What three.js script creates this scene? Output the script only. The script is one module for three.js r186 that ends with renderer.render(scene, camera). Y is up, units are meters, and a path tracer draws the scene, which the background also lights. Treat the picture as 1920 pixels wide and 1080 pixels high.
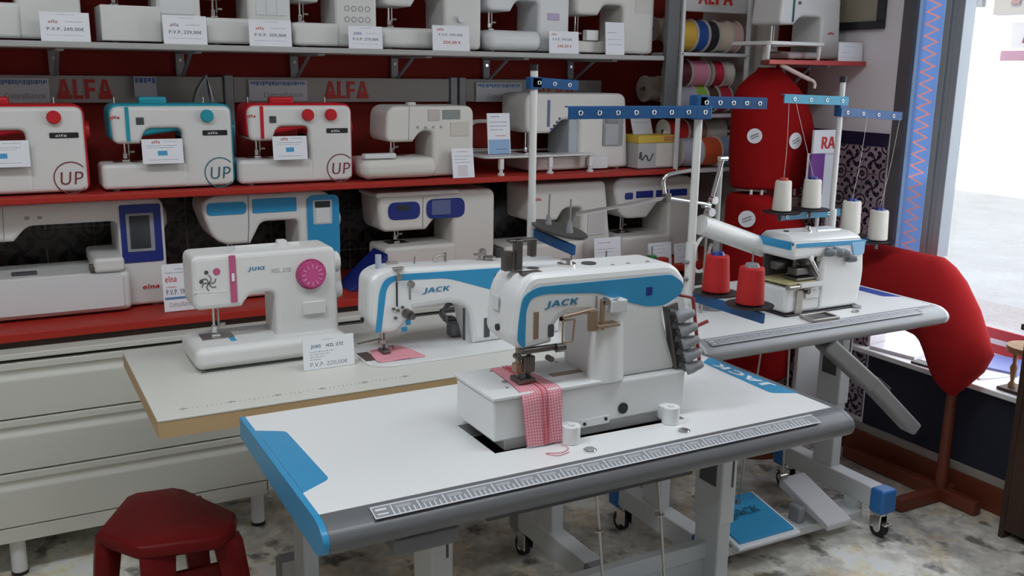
import * as THREE from 'three';
import { mergeGeometries } from 'three/addons/utils/BufferGeometryUtils.js';
import { RoundedBoxGeometry } from 'three/addons/geometries/RoundedBoxGeometry.js';
import { FontLoader } from 'three/addons/loaders/FontLoader.js';
import { TextGeometry } from 'three/addons/geometries/TextGeometry.js';
import { RectAreaLightUniformsLib } from 'three/addons/lights/RectAreaLightUniformsLib.js';

// ------------------------------------------------------------------ camera, sky, sun, lights, exposure
RectAreaLightUniformsLib.init();
const scene = new THREE.Scene();
const camera = new THREE.PerspectiveCamera(2 * Math.atan(540 / 1799.1) * 180 / Math.PI, 1920 / 1080, 0.05, 100);
{
  const D = Math.PI / 180, yaw = 28.659 * D, pit = 12.816 * D, rol = 0.838 * D;
  const f = new THREE.Vector3(Math.sin(yaw) * Math.cos(pit), -Math.sin(pit), -Math.cos(yaw) * Math.cos(pit));
  const r = new THREE.Vector3(Math.cos(yaw), 0, Math.sin(yaw)), u = new THREE.Vector3().crossVectors(r, f);
  const R = r.clone().multiplyScalar(Math.cos(rol)).addScaledVector(u, Math.sin(rol));
  const U = u.clone().multiplyScalar(Math.cos(rol)).addScaledVector(r, -Math.sin(rol));
  camera.quaternion.setFromRotationMatrix(new THREE.Matrix4().makeBasis(R, U, f.clone().negate()));
  camera.position.set(0, 1.51, 0);
}
scene.add(camera);
const renderer = new THREE.WebGLRenderer({ antialias: true });
renderer.toneMapping = THREE.LinearToneMapping;
renderer.toneMappingExposure = 1.07;
renderer.shadowMap.enabled = true;
scene.background = new THREE.Color().setRGB(0.9, 0.97, 1.08);
scene.backgroundIntensity = 3.0;
const sun = new THREE.DirectionalLight(0xfff3e2, 9);
sun.position.set(2, 10, -9); sun.target.position.set(7, 0, -3); sun.castShadow = true;
sun.shadow.camera.left = -12; sun.shadow.camera.right = 12; sun.shadow.camera.top = 12; sun.shadow.camera.bottom = -12; sun.shadow.camera.far = 40;
sun.shadow.mapSize.set(2048, 2048);
scene.add(sun, sun.target);

// ------------------------------------------------------------------ helpers
const font = await new FontLoader().loadAsync('fonts/droid/droid_sans_bold.typeface.json');
const fontR = await new FontLoader().loadAsync('fonts/droid/droid_sans_regular.typeface.json');
let seed = 12345; const rnd = () => (seed = (seed * 1664525 + 1013904223) >>> 0) / 4294967296;
const taken = new Map();
const numbered = (n) => { const k = taken.get(n) ?? 0; taken.set(n, k + 1); return k ? n + '_' + String(k).padStart(3, '0') : n; };
const V = (a) => new THREE.Vector3(a[0], a[1], a[2]);
const std = (r, g, b, rough = 0.5, metal = 0, extra = {}) => new THREE.MeshPhysicalMaterial({ color: new THREE.Color().setRGB(r, g, b), roughness: rough, metalness: metal, ...extra });
const BASE = new WeakMap();
function thing(name, label, category, base, group) {
  const o = new THREE.Group(); o.name = numbered(name); o.position.set(...base); o.userData = { label, category };
  if (group) o.userData.group = group;
  scene.add(o); BASE.set(o, base); return o;
}
function norm(g) {
  for (const k of Object.keys(g.attributes)) if (!['position', 'normal', 'uv'].includes(k)) g.deleteAttribute(k);
  if (!g.attributes.uv) g.setAttribute('uv', new THREE.BufferAttribute(new Float32Array(g.attributes.position.count * 2), 2));
  return g.index ? g.toNonIndexed() : g;
}
function mesh(name, geos, m) {
  const g = Array.isArray(geos) ? (geos.length > 1 ? mergeGeometries(geos.map(norm)) : geos[0]) : geos;
  const o = new THREE.Mesh(g, m); o.name = name; o.castShadow = o.receiveShadow = true; return o;
}
// a part given in world coordinates, put under its thing (or under a part of it)
function part(t, name, geos, m, label) {
  const b = BASE.get(t); const o = mesh(name, geos, m); o.geometry.translate(-b[0], -b[1], -b[2]);
  BASE.set(o, b); t.add(o); if (label) o.userData.label = label; return o;
}
function solo(name, label, category, base, geos, m, group) {
  const o = mesh(numbered(name), geos, m); o.geometry.translate(-base[0], -base[1], -base[2]); o.position.set(...base);
  o.userData = { label, category }; if (group) o.userData.group = group; BASE.set(o, base); scene.add(o); return o;
}
function struct(name, geos, m) { const o = mesh(name, geos, m); o.userData.kind = 'structure'; BASE.set(o, [0, 0, 0]); scene.add(o); return o; }
function copy(o, [dx, dy, dz], label, turn = 0) {
  const c = o.clone(); c.name = numbered(o.name.replace(/_\d{3}$/, '')); c.position.x += dx; c.position.y += dy; c.position.z += dz; c.rotation.y += turn;
  c.userData = { ...o.userData }; if (label) c.userData.label = label; scene.add(c); return c;
}
const box = (x0, x1, y0, y1, z0, z1) => new THREE.BoxGeometry(x1 - x0, y1 - y0, z1 - z0).translate((x0 + x1) / 2, (y0 + y1) / 2, (z0 + z1) / 2);
const rbox = (x0, x1, y0, y1, z0, z1, r = 0.006, s = 3) => new RoundedBoxGeometry(x1 - x0, y1 - y0, z1 - z0, s, Math.min(r, (x1 - x0) / 2.02, (y1 - y0) / 2.02, (z1 - z0) / 2.02)).translate((x0 + x1) / 2, (y0 + y1) / 2, (z0 + z1) / 2);
function bar(a, b, r, r2 = r, seg = 12) {
  const A = V(a), B = V(b), d = B.clone().sub(A), g = new THREE.CylinderGeometry(r2, r, d.length(), seg);
  g.applyQuaternion(new THREE.Quaternion().setFromUnitVectors(new THREE.Vector3(0, 1, 0), d.normalize())); const c = A.add(B).multiplyScalar(0.5);
  return g.translate(c.x, c.y, c.z);
}
// flat bar of rectangular section between two points; w is the upright size, t the thickness
function flat(a, b, w, t) {
  const A = V(a), B = V(b), d = B.clone().sub(A), L = d.length(), x = d.clone().normalize(), z = new THREE.Vector3().crossVectors(x, new THREE.Vector3(0, 1, 0)).normalize(), y = new THREE.Vector3().crossVectors(z, x);
  return new RoundedBoxGeometry(L, w, t, 2, Math.min(w, t) * 0.2).applyMatrix4(new THREE.Matrix4().makeBasis(x, y, z).setPosition(A.add(B).multiplyScalar(0.5)));
}
const disc = (x, y, z, r, h, axis = 'y', r2 = r, seg = 28) => {
  const g = new THREE.CylinderGeometry(r2, r, h, seg); if (axis === 'x') g.rotateZ(-Math.PI / 2); if (axis === 'z') g.rotateX(Math.PI / 2); return g.translate(x, y, z);
};
const tube = (pts, r, n = 24, closed = false) => new THREE.TubeGeometry(new THREE.CatmullRomCurve3(pts.map(V), closed, 'centripetal'), n, r, 8, closed);
const lathe = (prof, x, y, z, seg = 28) => new THREE.LatheGeometry(prof.map((p) => new THREE.Vector2(p[0], p[1])), seg).translate(x, y, z);
function path(pts, P = new THREE.Shape()) {           // closed polygon of [x, y, corner radius]
  const n = pts.length;
  for (let i = 0; i < n; i++) {
    const p = pts[i], a = pts[(i + n - 1) % n], b = pts[(i + 1) % n], la = Math.hypot(a[0] - p[0], a[1] - p[1]), lb = Math.hypot(b[0] - p[0], b[1] - p[1]);
    const r = Math.min(p[2] ?? 0, la * 0.48, lb * 0.48), s = [p[0] + (a[0] - p[0]) * r / la, p[1] + (a[1] - p[1]) * r / la], e = [p[0] + (b[0] - p[0]) * r / lb, p[1] + (b[1] - p[1]) * r / lb];
    if (i === 0) P.moveTo(...s); else P.lineTo(...s);
    if (r > 0) P.quadraticCurveTo(p[0], p[1], e[0], e[1]);
  }
  P.closePath(); return P;
}
// outline in x-y pushed back from the front plane zf by depth d, edges bevelled
function ext(pts, zf, d, bev = 0.006, hole) {
  const bb = Math.min(bev, d * 0.45), fit = (l) => l.map((p) => [p[0], p[1], (p[2] ?? 0) < 0.8 * bb ? 0 : Math.max(p[2], 1.7 * bb)]);
  const s = path(fit(pts)); if (hole) s.holes.push(path(hole, new THREE.Path()));
  const b = Math.min(bev, d * 0.45);
  return new THREE.ExtrudeGeometry(s, { depth: d - 2 * b, bevelEnabled: b > 0, bevelThickness: b, bevelSize: b, bevelOffset: -b, bevelSegments: 3, curveSegments: 8 }).translate(0, 0, zf - d + b);
}
// outline in z-y (section) swept along x
function sweepX(pts, x0, x1, bev = 0) {
  const g = new THREE.ExtrudeGeometry(path(pts.map((p) => [-p[0], p[1], p[2]])), { depth: x1 - x0 - 2 * bev, bevelEnabled: bev > 0, bevelThickness: bev, bevelSize: bev, bevelOffset: -bev, bevelSegments: 2, curveSegments: 6 });
  return g.rotateY(Math.PI / 2).translate(x0 + bev, 0, 0);
}
// outline in x-z seen from above, thickness downwards from y1
function slab(pts, y1, t, holes = [], bev = 0.0015) {
  const s = path(pts.map((p) => [p[0], -p[1], p[2]])); for (const h of holes) s.holes.push(path(h.map((p) => [p[0], -p[1], p[2]]), new THREE.Path()));
  return new THREE.ExtrudeGeometry(s, { depth: t - 2 * bev, bevelEnabled: bev > 0, bevelThickness: bev, bevelSize: bev, bevelOffset: -bev, bevelSegments: 1, curveSegments: 6 }).rotateX(-Math.PI / 2).translate(0, y1 - t + bev, 0);
}
const quad = (a, b, c, d) => {                         // a b c d: bottom left, bottom right, top right, top left
  const g = new THREE.BufferGeometry(); g.setAttribute('position', new THREE.Float32BufferAttribute([...a, ...b, ...c, ...d], 3));
  g.setAttribute('uv', new THREE.Float32BufferAttribute([0, 0, 1, 0, 1, 1, 0, 1], 2)); g.setIndex([0, 1, 2, 0, 2, 3]); g.computeVertexNormals(); return g;
};
function loft(rings) {                                 // rings: arrays of [x,y,z], same count; closed at both ends
  const n = rings[0].length, p = [], ix = [];
  rings.forEach((r) => r.forEach((q) => p.push(...q)));
  for (let i = 0; i < rings.length - 1; i++) for (let j = 0; j < n; j++) { const a = i * n + j, b = i * n + (j + 1) % n, c = a + n, d = b + n; ix.push(a, c, b, b, c, d); }
  for (const [at, flip] of [[0, 0], [rings.length - 1, 1]]) {
    const c = rings[at].reduce((s, q) => [s[0] + q[0] / n, s[1] + q[1] / n, s[2] + q[2] / n], [0, 0, 0]), k = p.length / 3; p.push(...c);
    for (let j = 0; j < n; j++) { const a = at * n + j, b = at * n + (j + 1) % n; ix.push(...(flip ? [k, b, a] : [k, a, b])); }
  }
  const g = new THREE.BufferGeometry(); g.setAttribute('position', new THREE.Float32BufferAttribute(p, 3)); g.setIndex(ix); g.computeVertexNormals(); return g;
}
function text(str, x, y, z, h, w, depth = 0.0012, slant = 0, f = font) {       // lettering standing upright at x,y facing +z, fitted to width w
  const g = new TextGeometry(str, { font: f, size: h, depth, curveSegments: 4, bevelEnabled: false }); g.computeBoundingBox();
  const bb = g.boundingBox; g.translate(-bb.min.x, -bb.min.y, 0).scale(w / (bb.max.x - bb.min.x), h / (bb.max.y - bb.min.y), 1);
  if (slant) g.applyMatrix4(new THREE.Matrix4().set(1, slant, 0, 0, 0, 1, 0, 0, 0, 0, 1, 0, 0, 0, 0, 1));
  return g.translate(x, y, z);
}
// ------------------------------------------------------------------ textures and materials
function canvasTex(w, h, draw) {
  const c = document.createElement('canvas'); c.width = w; c.height = h; const k = c.getContext('2d'); draw(k, w, h);
  const t = new THREE.CanvasTexture(c); t.colorSpace = THREE.SRGBColorSpace; t.anisotropy = 8; return t;
}
function noiseTex(n, fn, srgb = true) {
  const d = new Uint8Array(n * n * 4);
  for (let j = 0; j < n; j++) for (let i = 0; i < n; i++) { const c = fn(i / n, j / n), o = (j * n + i) * 4; d[o] = c[0]; d[o + 1] = c[1]; d[o + 2] = c[2]; d[o + 3] = 255; }
  const t = new THREE.DataTexture(d, n, n); t.wrapS = t.wrapT = THREE.RepeatWrapping; t.magFilter = THREE.LinearFilter; t.minFilter = THREE.LinearMipmapLinearFilter; t.generateMipmaps = true;
  if (srgb) t.colorSpace = THREE.SRGBColorSpace; t.needsUpdate = true; return t;
}
const lat = []; for (let i = 0; i < 65536; i++) lat.push(rnd());
function vn(x, y, p) {                                 // tiling value noise, period p
  const xi = Math.floor(x), yi = Math.floor(y), fx = x - xi, fy = y - yi, s = (t) => t * t * (3 - 2 * t), L = (a, b) => lat[((((b % p) + p) % p) * 251 + (((a % p) + p) % p) * 7 + p * 13) & 65535];
  const u = s(fx), v = s(fy); return (L(xi, yi) * (1 - u) + L(xi + 1, yi) * u) * (1 - v) + (L(xi, yi + 1) * (1 - u) + L(xi + 1, yi + 1) * u) * v;
}
const fbm = (u, v, p, o) => { let s = 0, a = 0.5, t = 0; for (let i = 0; i < o; i++) { s += a * vn(u * p, v * p, p); t += a; a *= 0.55; p *= 2; } return s / t; };
const floorTex = noiseTex(1024, (u, v) => {
  const a = fbm(u, v, 5, 6), b = fbm(u + 0.37, v + 0.11, 9, 5), c = fbm(u + 0.7, v + 0.4, 26, 4), d = fbm(u + 0.2, v + 0.8, 60, 2);
  let k = 0.86 + (a - 0.5) * 0.8 + (c - 0.5) * 0.3 + (d - 0.5) * 0.12; const och = Math.max(0, b - 0.54) * 3.2, dk = Math.max(0, fbm(u + 0.5, v + 0.9, 16, 4) - 0.62) * 4.5;
  k = k * (1 - Math.min(0.42, dk * 0.6)); return [Math.min(255, 244 * k), Math.min(255, (240 - 24 * och) * k), Math.min(255, (228 - 58 * och) * k)];
});
floorTex.repeat.set(0.9, 0.9);
const grainTex = noiseTex(256, (u, v) => { const g = 0.72 + 0.34 * vn(u * 64, v * 4, 64) * 0.6 + 0.2 * fbm(u, v, 12, 3); return [150 * g, 112 * g, 74 * g]; });
const darkGrain = noiseTex(256, (u, v) => { const g = 0.6 + 0.5 * vn(u * 48, v * 3, 48) + 0.25 * fbm(u, v, 10, 3); return [58 * g, 36 * g, 26 * g]; });
const bump = noiseTex(256, (u, v) => { const g = 255 * (0.3 + 0.7 * fbm(u, v, 64, 2)); return [g, g, g]; }, false);
const weave = noiseTex(128, (u, v) => { const g = 128 + 60 * Math.sin(u * 6.283 * 32) * Math.sin(v * 6.283 * 32) + 40 * (vn(u * 64, v * 64, 64) - 0.5); return [g, g, g]; }, false);
weave.repeat.set(6, 6);
const asphalt = noiseTex(512, (u, v) => { const g = 0.78 + 0.2 * fbm(u, v, 8, 4) + 0.14 * vn(u * 200, v * 200, 200); return [98 * g, 103 * g, 108 * g]; }); asphalt.repeat.set(0.3, 0.3);

const M = {
  white: std(0.74, 0.735, 0.72, 0.38), cream: std(0.72, 0.70, 0.66, 0.42), jackWhite: std(0.80, 0.81, 0.81, 0.28), cool: std(0.74, 0.755, 0.77, 0.4),
  grey: std(0.36, 0.37, 0.39, 0.45), midgrey: std(0.25, 0.26, 0.28, 0.5), darkgrey: std(0.07, 0.072, 0.078, 0.5), black: std(0.012, 0.012, 0.014, 0.45), shelfGrey: std(0.42, 0.42, 0.41, 0.5),
  signGrey: std(0.40, 0.385, 0.37, 0.6), chrome: std(0.78, 0.78, 0.78, 0.16, 1), steel: std(0.5, 0.48, 0.45, 0.32, 1), darkSteel: std(0.2, 0.19, 0.18, 0.38, 1), bronze: std(0.42, 0.31, 0.22, 0.4, 0.8),
  red: std(0.60, 0.028, 0.018, 0.45), redShelf: std(0.42, 0.03, 0.02, 0.5, 0, { specularIntensity: 0.5 }), redWall: std(0.24, 0.014, 0.008, 0.85), redLogo: std(0.55, 0.03, 0.025, 0.5), redStool: std(0.14, 0.004, 0.005, 0.5, 0, { specularIntensity: 0.4 }),
  blue: std(0.03, 0.30, 0.58, 0.32), blueTrim: std(0.035, 0.30, 0.56, 0.3), armBlue: std(0.008, 0.085, 0.25, 0.4), navy: std(0.015, 0.03, 0.22, 0.3), teal: std(0.02, 0.32, 0.42, 0.35), jackText: std(0.05, 0.22, 0.36, 0.4),
  screen: std(0.035, 0.04, 0.045, 0.12), screenGrey: std(0.2, 0.21, 0.22, 0.2), lcd: std(0.26, 0.29, 0.28, 0.25), pink: std(0.50, 0.10, 0.22, 0.4), magenta: std(0.58, 0.08, 0.26, 0.35),
  standGrey: std(0.60, 0.62, 0.63, 0.45), bullnose: std(0.15, 0.155, 0.165, 0.36, 0.1), tableTop: std(0.80, 0.81, 0.81, 0.42), creamTop: std(0.68, 0.675, 0.62, 0.42), paper: std(0.78, 0.78, 0.80, 0.6),
  drawer: std(0.68, 0.68, 0.62, 0.5), navyWall: std(0.012, 0.014, 0.03, 0.7), wallWhite: std(0.80, 0.76, 0.80, 0.8, 0, { bumpMap: bump, bumpScale: 0.001 }), ceiling: std(0.75, 0.74, 0.72, 0.85), roomWall: std(0.62, 0.58, 0.54, 0.85),
  edgeWood: std(0.55, 0.38, 0.2, 0.6), wood: new THREE.MeshStandardMaterial({ map: grainTex, roughness: 0.6 }), darkWood: new THREE.MeshStandardMaterial({ map: darkGrain, roughness: 0.5 }), redWood: std(0.16, 0.035, 0.016, 0.45),
  floor: new THREE.MeshPhysicalMaterial({ map: floorTex, roughness: 0.42, bumpMap: bump, bumpScale: 0.0004 }), street: new THREE.MeshStandardMaterial({ map: asphalt, roughness: 0.9 }), facade: std(0.85, 0.85, 0.83, 0.85),
  redCloth: std(0.27, 0.005, 0.006, 0.9, 0, { specularIntensity: 0.25, bumpMap: weave, bumpScale: 0.0008 }),
  thread: std(0.78, 0.755, 0.68, 0.7, 0, { bumpMap: weave, bumpScale: 0.0006 }), redThread: std(0.5, 0.012, 0.014, 0.7, 0, { bumpMap: weave, bumpScale: 0.0006 }),
  glass: new THREE.MeshPhysicalMaterial({ color: 0xffffff, roughness: 0.02, transmission: 1, thickness: 0, ior: 1.45 }),
  vinyl: std(0.16, 0.30, 0.68, 0.9, 0, { transmission: 0.35, thickness: 0, side: THREE.DoubleSide }), vinylPale: std(0.30, 0.45, 0.70, 0.9, 0, { transmission: 0.35, thickness: 0, side: THREE.DoubleSide }), zigzag: std(0.62, 0.26, 0.26, 0.8, 0, { transmission: 0.35, thickness: 0, side: THREE.DoubleSide }),
  yellow: std(0.72, 0.50, 0.06, 0.5), green: std(0.03, 0.22, 0.05, 0.45), gold: std(0.52, 0.48, 0.24, 0.4),
};
const printMat = (w, h, draw) => new THREE.MeshStandardMaterial({ map: canvasTex(w, h, draw), roughness: 0.5 });
const squiggle = (k, x, y, w, h, col) => { k.fillStyle = col; for (let i = 0; i < w;) { const s = 3 + rnd() * 9; k.fillRect(x + i, y, Math.min(s, w - i), h * (0.6 + rnd() * 0.4)); i += s + 3; } };
// a price card: rows of [kind, ...]
function cardMat(rows, blueFoot) {
  return printMat(256, 192, (k, w, h) => {
    k.fillStyle = '#eceef4'; k.fillRect(0, 0, w, h);
    for (const [s, x, y, sz, col] of rows) { if (s[0] === '~') squiggle(k, x, y, sz, 5, col); else if (s[0] === '#') { k.fillStyle = col; k.fillRect(x, y, sz, sz * 0.62); } else { k.fillStyle = col; k.font = 'bold ' + sz + 'px sans-serif'; k.fillText(s, x, y); } }
    if (blueFoot) { k.fillStyle = '#5f86b4'; k.fillRect(8, h - 58, w - 16, 10); k.fillStyle = '#6a6e78'; k.font = '26px sans-serif'; k.fillText('Consultanos', 30, h - 18); }
  });
}
// ------------------------------------------------------------------ the room
const uvXZ = (g) => { const p = g.attributes.position, u = g.attributes.uv; for (let i = 0; i < p.count; i++) u.setXY(i, p.getX(i), p.getZ(i)); return g; };
struct('floor', uvXZ(box(-2.6, 3.12, -0.1, 0, -3.6, 2.7)), M.floor);
struct('ceiling', box(-2.6, 3.12, 2.75, 2.85, -3.6, 2.7), M.ceiling);
const wallBack = struct('wall_back', box(-2.6, 3.12, 0, 2.75, -3.6, -3.5), M.roomWall);
struct('wall_left', box(-2.7, -2.6, 0, 2.75, -3.6, 2.7), M.roomWall);
struct('wall_front', box(-2.6, 3.12, 0, 2.75, 2.6, 2.7), M.roomWall);
struct('trim_1', rbox(-0.9, 2.85, 1.106, 2.6, -3.5, -3.482, 0.002), M.redWall);                                   // red lining behind the shelves
struct('wall_back_corner', box(2.85, 3.12, 0, 2.75, -3.5, -3.006), M.roomWall);
struct('trim_2', box(2.85, 3.028, 1.0, 2.75, -3.006, -3.0), M.redWall);
const wallRight = struct('wall_right', [box(3.03, 3.12, 0, 2.75, -3.6, -2.555), box(3.03, 3.12, 2.4, 2.75, -2.555, -0.9), box(3.03, 3.12, 0, 2.75, -0.9, 2.7)], M.wallWhite);
struct('wall_right_lower', box(3.032, 3.12, 0, 0.43, -2.555, -0.9), M.navyWall);
struct('window_sill', rbox(2.985, 3.62, 0.43, 0.45, -2.9, -0.9, 0.004), std(0.78, 0.79, 0.80, 0.4));
struct('wall_right_box', box(3.12, 3.62, -0.15, 0.43, -2.9, -0.9), M.facade);
struct('baseboard_right', [rbox(3.012, 3.03, 0, 0.1, -2.99, 2.6, 0.003)], M.redWood);
struct('trim_3', rbox(3.016, 3.032, 0.1, 0.13, -2.99, 2.6, 0.003), std(0.3, 0.27, 0.24, 0.6));
// patterned glazed tiles
const tilePat = (bg, ink) => printMat(256, 256, (k, w, h) => {
  k.fillStyle = bg; k.fillRect(0, 0, w, h); k.strokeStyle = ink; k.fillStyle = ink; k.lineWidth = 15; k.lineCap = 'round';
  for (const [cx, cy] of [[0, 0], [256, 0], [0, 256], [256, 256]]) { k.beginPath(); k.arc(cx, cy, 58, 0, 7); k.stroke(); k.beginPath(); k.arc(cx, cy, 26, 0, 7); k.fill(); }
  for (let q = 0; q < 4; q++) {
    k.save(); k.translate(128, 128); k.rotate(q * Math.PI / 2);
    k.beginPath(); k.moveTo(10, 0); k.bezierCurveTo(60, -20, 92, -64, 46, -82); k.stroke(); k.beginPath(); k.arc(40, -74, 15, 0, 7); k.fill();
    k.beginPath(); k.moveTo(12, 12); k.lineTo(70, 44); k.lineTo(44, 70); k.closePath(); k.fill(); k.beginPath(); k.arc(104, 0, 17, 0, 7); k.fill(); k.restore();
  }
  k.beginPath(); k.arc(128, 128, 17, 0, 7); k.fill();
});
const tileLight = tilePat('#a7959f', '#241f33'), tileDark = tilePat('#4a4340', '#171417'); tileLight.roughness = 0.22; tileDark.roughness = 0.3;
const tileR = new THREE.BoxGeometry(0.008, 0.106, 0.106), tileB = new THREE.BoxGeometry(0.1465, 0.1465, 0.008);
for (let r = 0; r < 10; r++) for (let c = 0; c < 4; c++) { const t = mesh('tile', tileR, tileLight); t.position.set(3.0265, 0.206 + 0.109 * r, -2.94 + 0.109 * c); wallRight.add(t); }
const borderM = std(0.02, 0.018, 0.05, 0.3), borderG = new THREE.BoxGeometry(0.01, 0.05, 0.106);
for (let c = 0; c < 4; c++) { const t = mesh('border_tile', borderG, borderM); t.position.set(3.026, 1.267, -2.94 + 0.109 * c); wallRight.add(t); }
for (let r = 0; r < 3; r++) for (let c = 0; c < 22; c++) { const t = mesh('tile', tileB, tileDark); t.position.set(-0.38 + 0.15 * c, 0.75 + 0.15 * r, -3.497); wallBack.add(t); }
// window on the right: frame, blue film strip with zigzag stitch, grey post, pane
const frame = std(0.11, 0.10, 0.11, 0.5);
const win = struct('window_1', [box(3.03, 3.085, 0.86, 2.4, -2.555, -2.5)], frame);
{
  const sheet = (pts) => { const g = new THREE.ShapeGeometry(path(pts.map((p) => [p[1], p[0]]))); const q = g.attributes.position; for (let i = 0; i < q.count; i++) q.setXYZ(i, 3.05, q.getY(i), q.getX(i)); g.computeVertexNormals(); return g; };
  const N = 72, zz = Array.from({ length: N + 1 }, (_, i) => [0.86 + i * 1.54 / N, i % 2 ? -2.466 : -2.410]);
  const strip = part(win, 'film_strip', sheet([[0.86, -2.5], [2.4, -2.5], [2.4, -2.486], [0.86, -2.486]]), M.vinylPale); part(win, 'film_strip', sheet([[0.86, -2.392], [2.4, -2.392], [2.4, -2.375], [0.86, -2.375]]), M.vinylPale);
  const zigL = zz.map(([y, z], i) => [y, z - 0.0085]), zigR = zz.map(([y, z]) => [y, z + 0.0085]);
  part(win, 'film_panel', sheet([[0.86, -2.486], ...zigL, [2.4, -2.486]]), M.vinyl); part(win, 'film_panel', sheet([...zigR, [2.4, -2.392], [0.86, -2.392]]), M.vinyl); part(win, 'zigzag_stitch', sheet([...zigL, ...zigR.slice().reverse()]), M.zigzag);
  const post = part(win, 'post', [rbox(3.03, 3.09, 0.86, 2.4, -2.375, -2.35, 0.003), rbox(3.04, 3.09, 0.86, 2.4, -2.35, -2.325, 0.002), rbox(3.03, 3.09, 0.86, 2.4, -2.325, -2.295, 0.003)], std(0.34, 0.38, 0.43, 0.4, 0.2));
  part(win, 'pane', box(3.6, 3.606, 0.45, 2.4, -2.9, -0.9), M.glass);
}
// outside
struct('street_ground', uvXZ(box(3.62, 40, -0.25, -0.15, -30, 20)), M.street);
struct('pavement_opposite', box(12.7, 13.5, -0.16, -0.05, -32, 14), M.facade);
struct('facade_opposite', box(13.5, 14, -0.15, 9, -32, 14), M.facade);
{
  const s = thing('street_sign', 'beige sign with faded brown letters across the street', 'sign', [13.44, 4.1, -8.6]);
  part(s, 'board', box(13.42, 13.49, 2.41, 4.2, -9.68, -6.6), std(0.16, 0.155, 0.14, 0.7));
  part(s, 'lettering', text('ALFA', 0, 0, 0, 0.8, 2.2, 0.01).rotateY(-Math.PI / 2).translate(13.41, 2.55, -9.4), std(0.11, 0.06, 0.055, 0.7));
  const g = thing('window_grille', 'grey iron bars over a window across the street', 'grille', [13.4, 3.1, -10.3]);
  for (let i = 0; i < 3; i++) part(g, 'bar', rbox(13.4, 13.48, 2.54, 4.2, -10.24 + i * 0.145, -10.155 + i * 0.145, 0.01), std(0.12, 0.13, 0.14, 0.6));
  part(g, 'rail', rbox(13.42, 13.5, 4.1, 4.2, -10.3, -9.8, 0.01), std(0.12, 0.13, 0.14, 0.6));
  const p = thing('window_sticker', 'pale pink sticker with a logo on the window pane', 'sticker', [3.59, 1.62, -2.35]);
  part(p, 'backing', rbox(3.592, 3.597, 1.62, 1.72, -2.5, -2.3, 0.002), std(0.8, 0.8, 0.79, 0.6, 0, { transmission: 0.5 }));
  part(p, 'letter', text('A', 0, 0, 0, 0.06, 0.045, 0.001).rotateY(-Math.PI / 2).translate(3.591, 1.64, -2.45), std(0.3, 0.12, 0.14, 0.6));
  part(p, 'ribbon', rbox(3.588, 3.596, 1.572, 1.612, -2.535, -2.3, 0.003), std(0.7, 0.46, 0.54, 0.6, 0, { transmission: 0.3 }));
}
// ceiling lamps of the shop
for (const [x, z, I, l] of [[-0.4, -1.5, 20, 'white ceiling lamp on the drawer cabinet side of the shop'], [1.35, -1.15, 12, 'white ceiling lamp above the sewing tables'], [-0.4, 0.7, 9, 'white ceiling lamp over the customer side of the shop']]) {
  const t = thing('ceiling_lamp', l, 'lamp', [x, 2.72, z]);
  part(t, 'housing', rbox(x - 0.62, x + 0.62, 2.71, 2.75, z - 0.16, z + 0.16, 0.008), M.white);
  part(t, 'diffuser', rbox(x - 0.58, x + 0.58, 2.704, 2.712, z - 0.13, z + 0.13, 0.002), new THREE.MeshStandardMaterial({ color: 0xffffff, emissive: 0xeef7ff, emissiveIntensity: 1.2 }));
  const L = new THREE.RectAreaLight(0xf2f9ff, I, 1.16, 0.26); L.name = 'lamp_light'; L.position.set(x, 2.7, z); L.rotation.x = -Math.PI / 2; scene.add(L);
}

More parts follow.
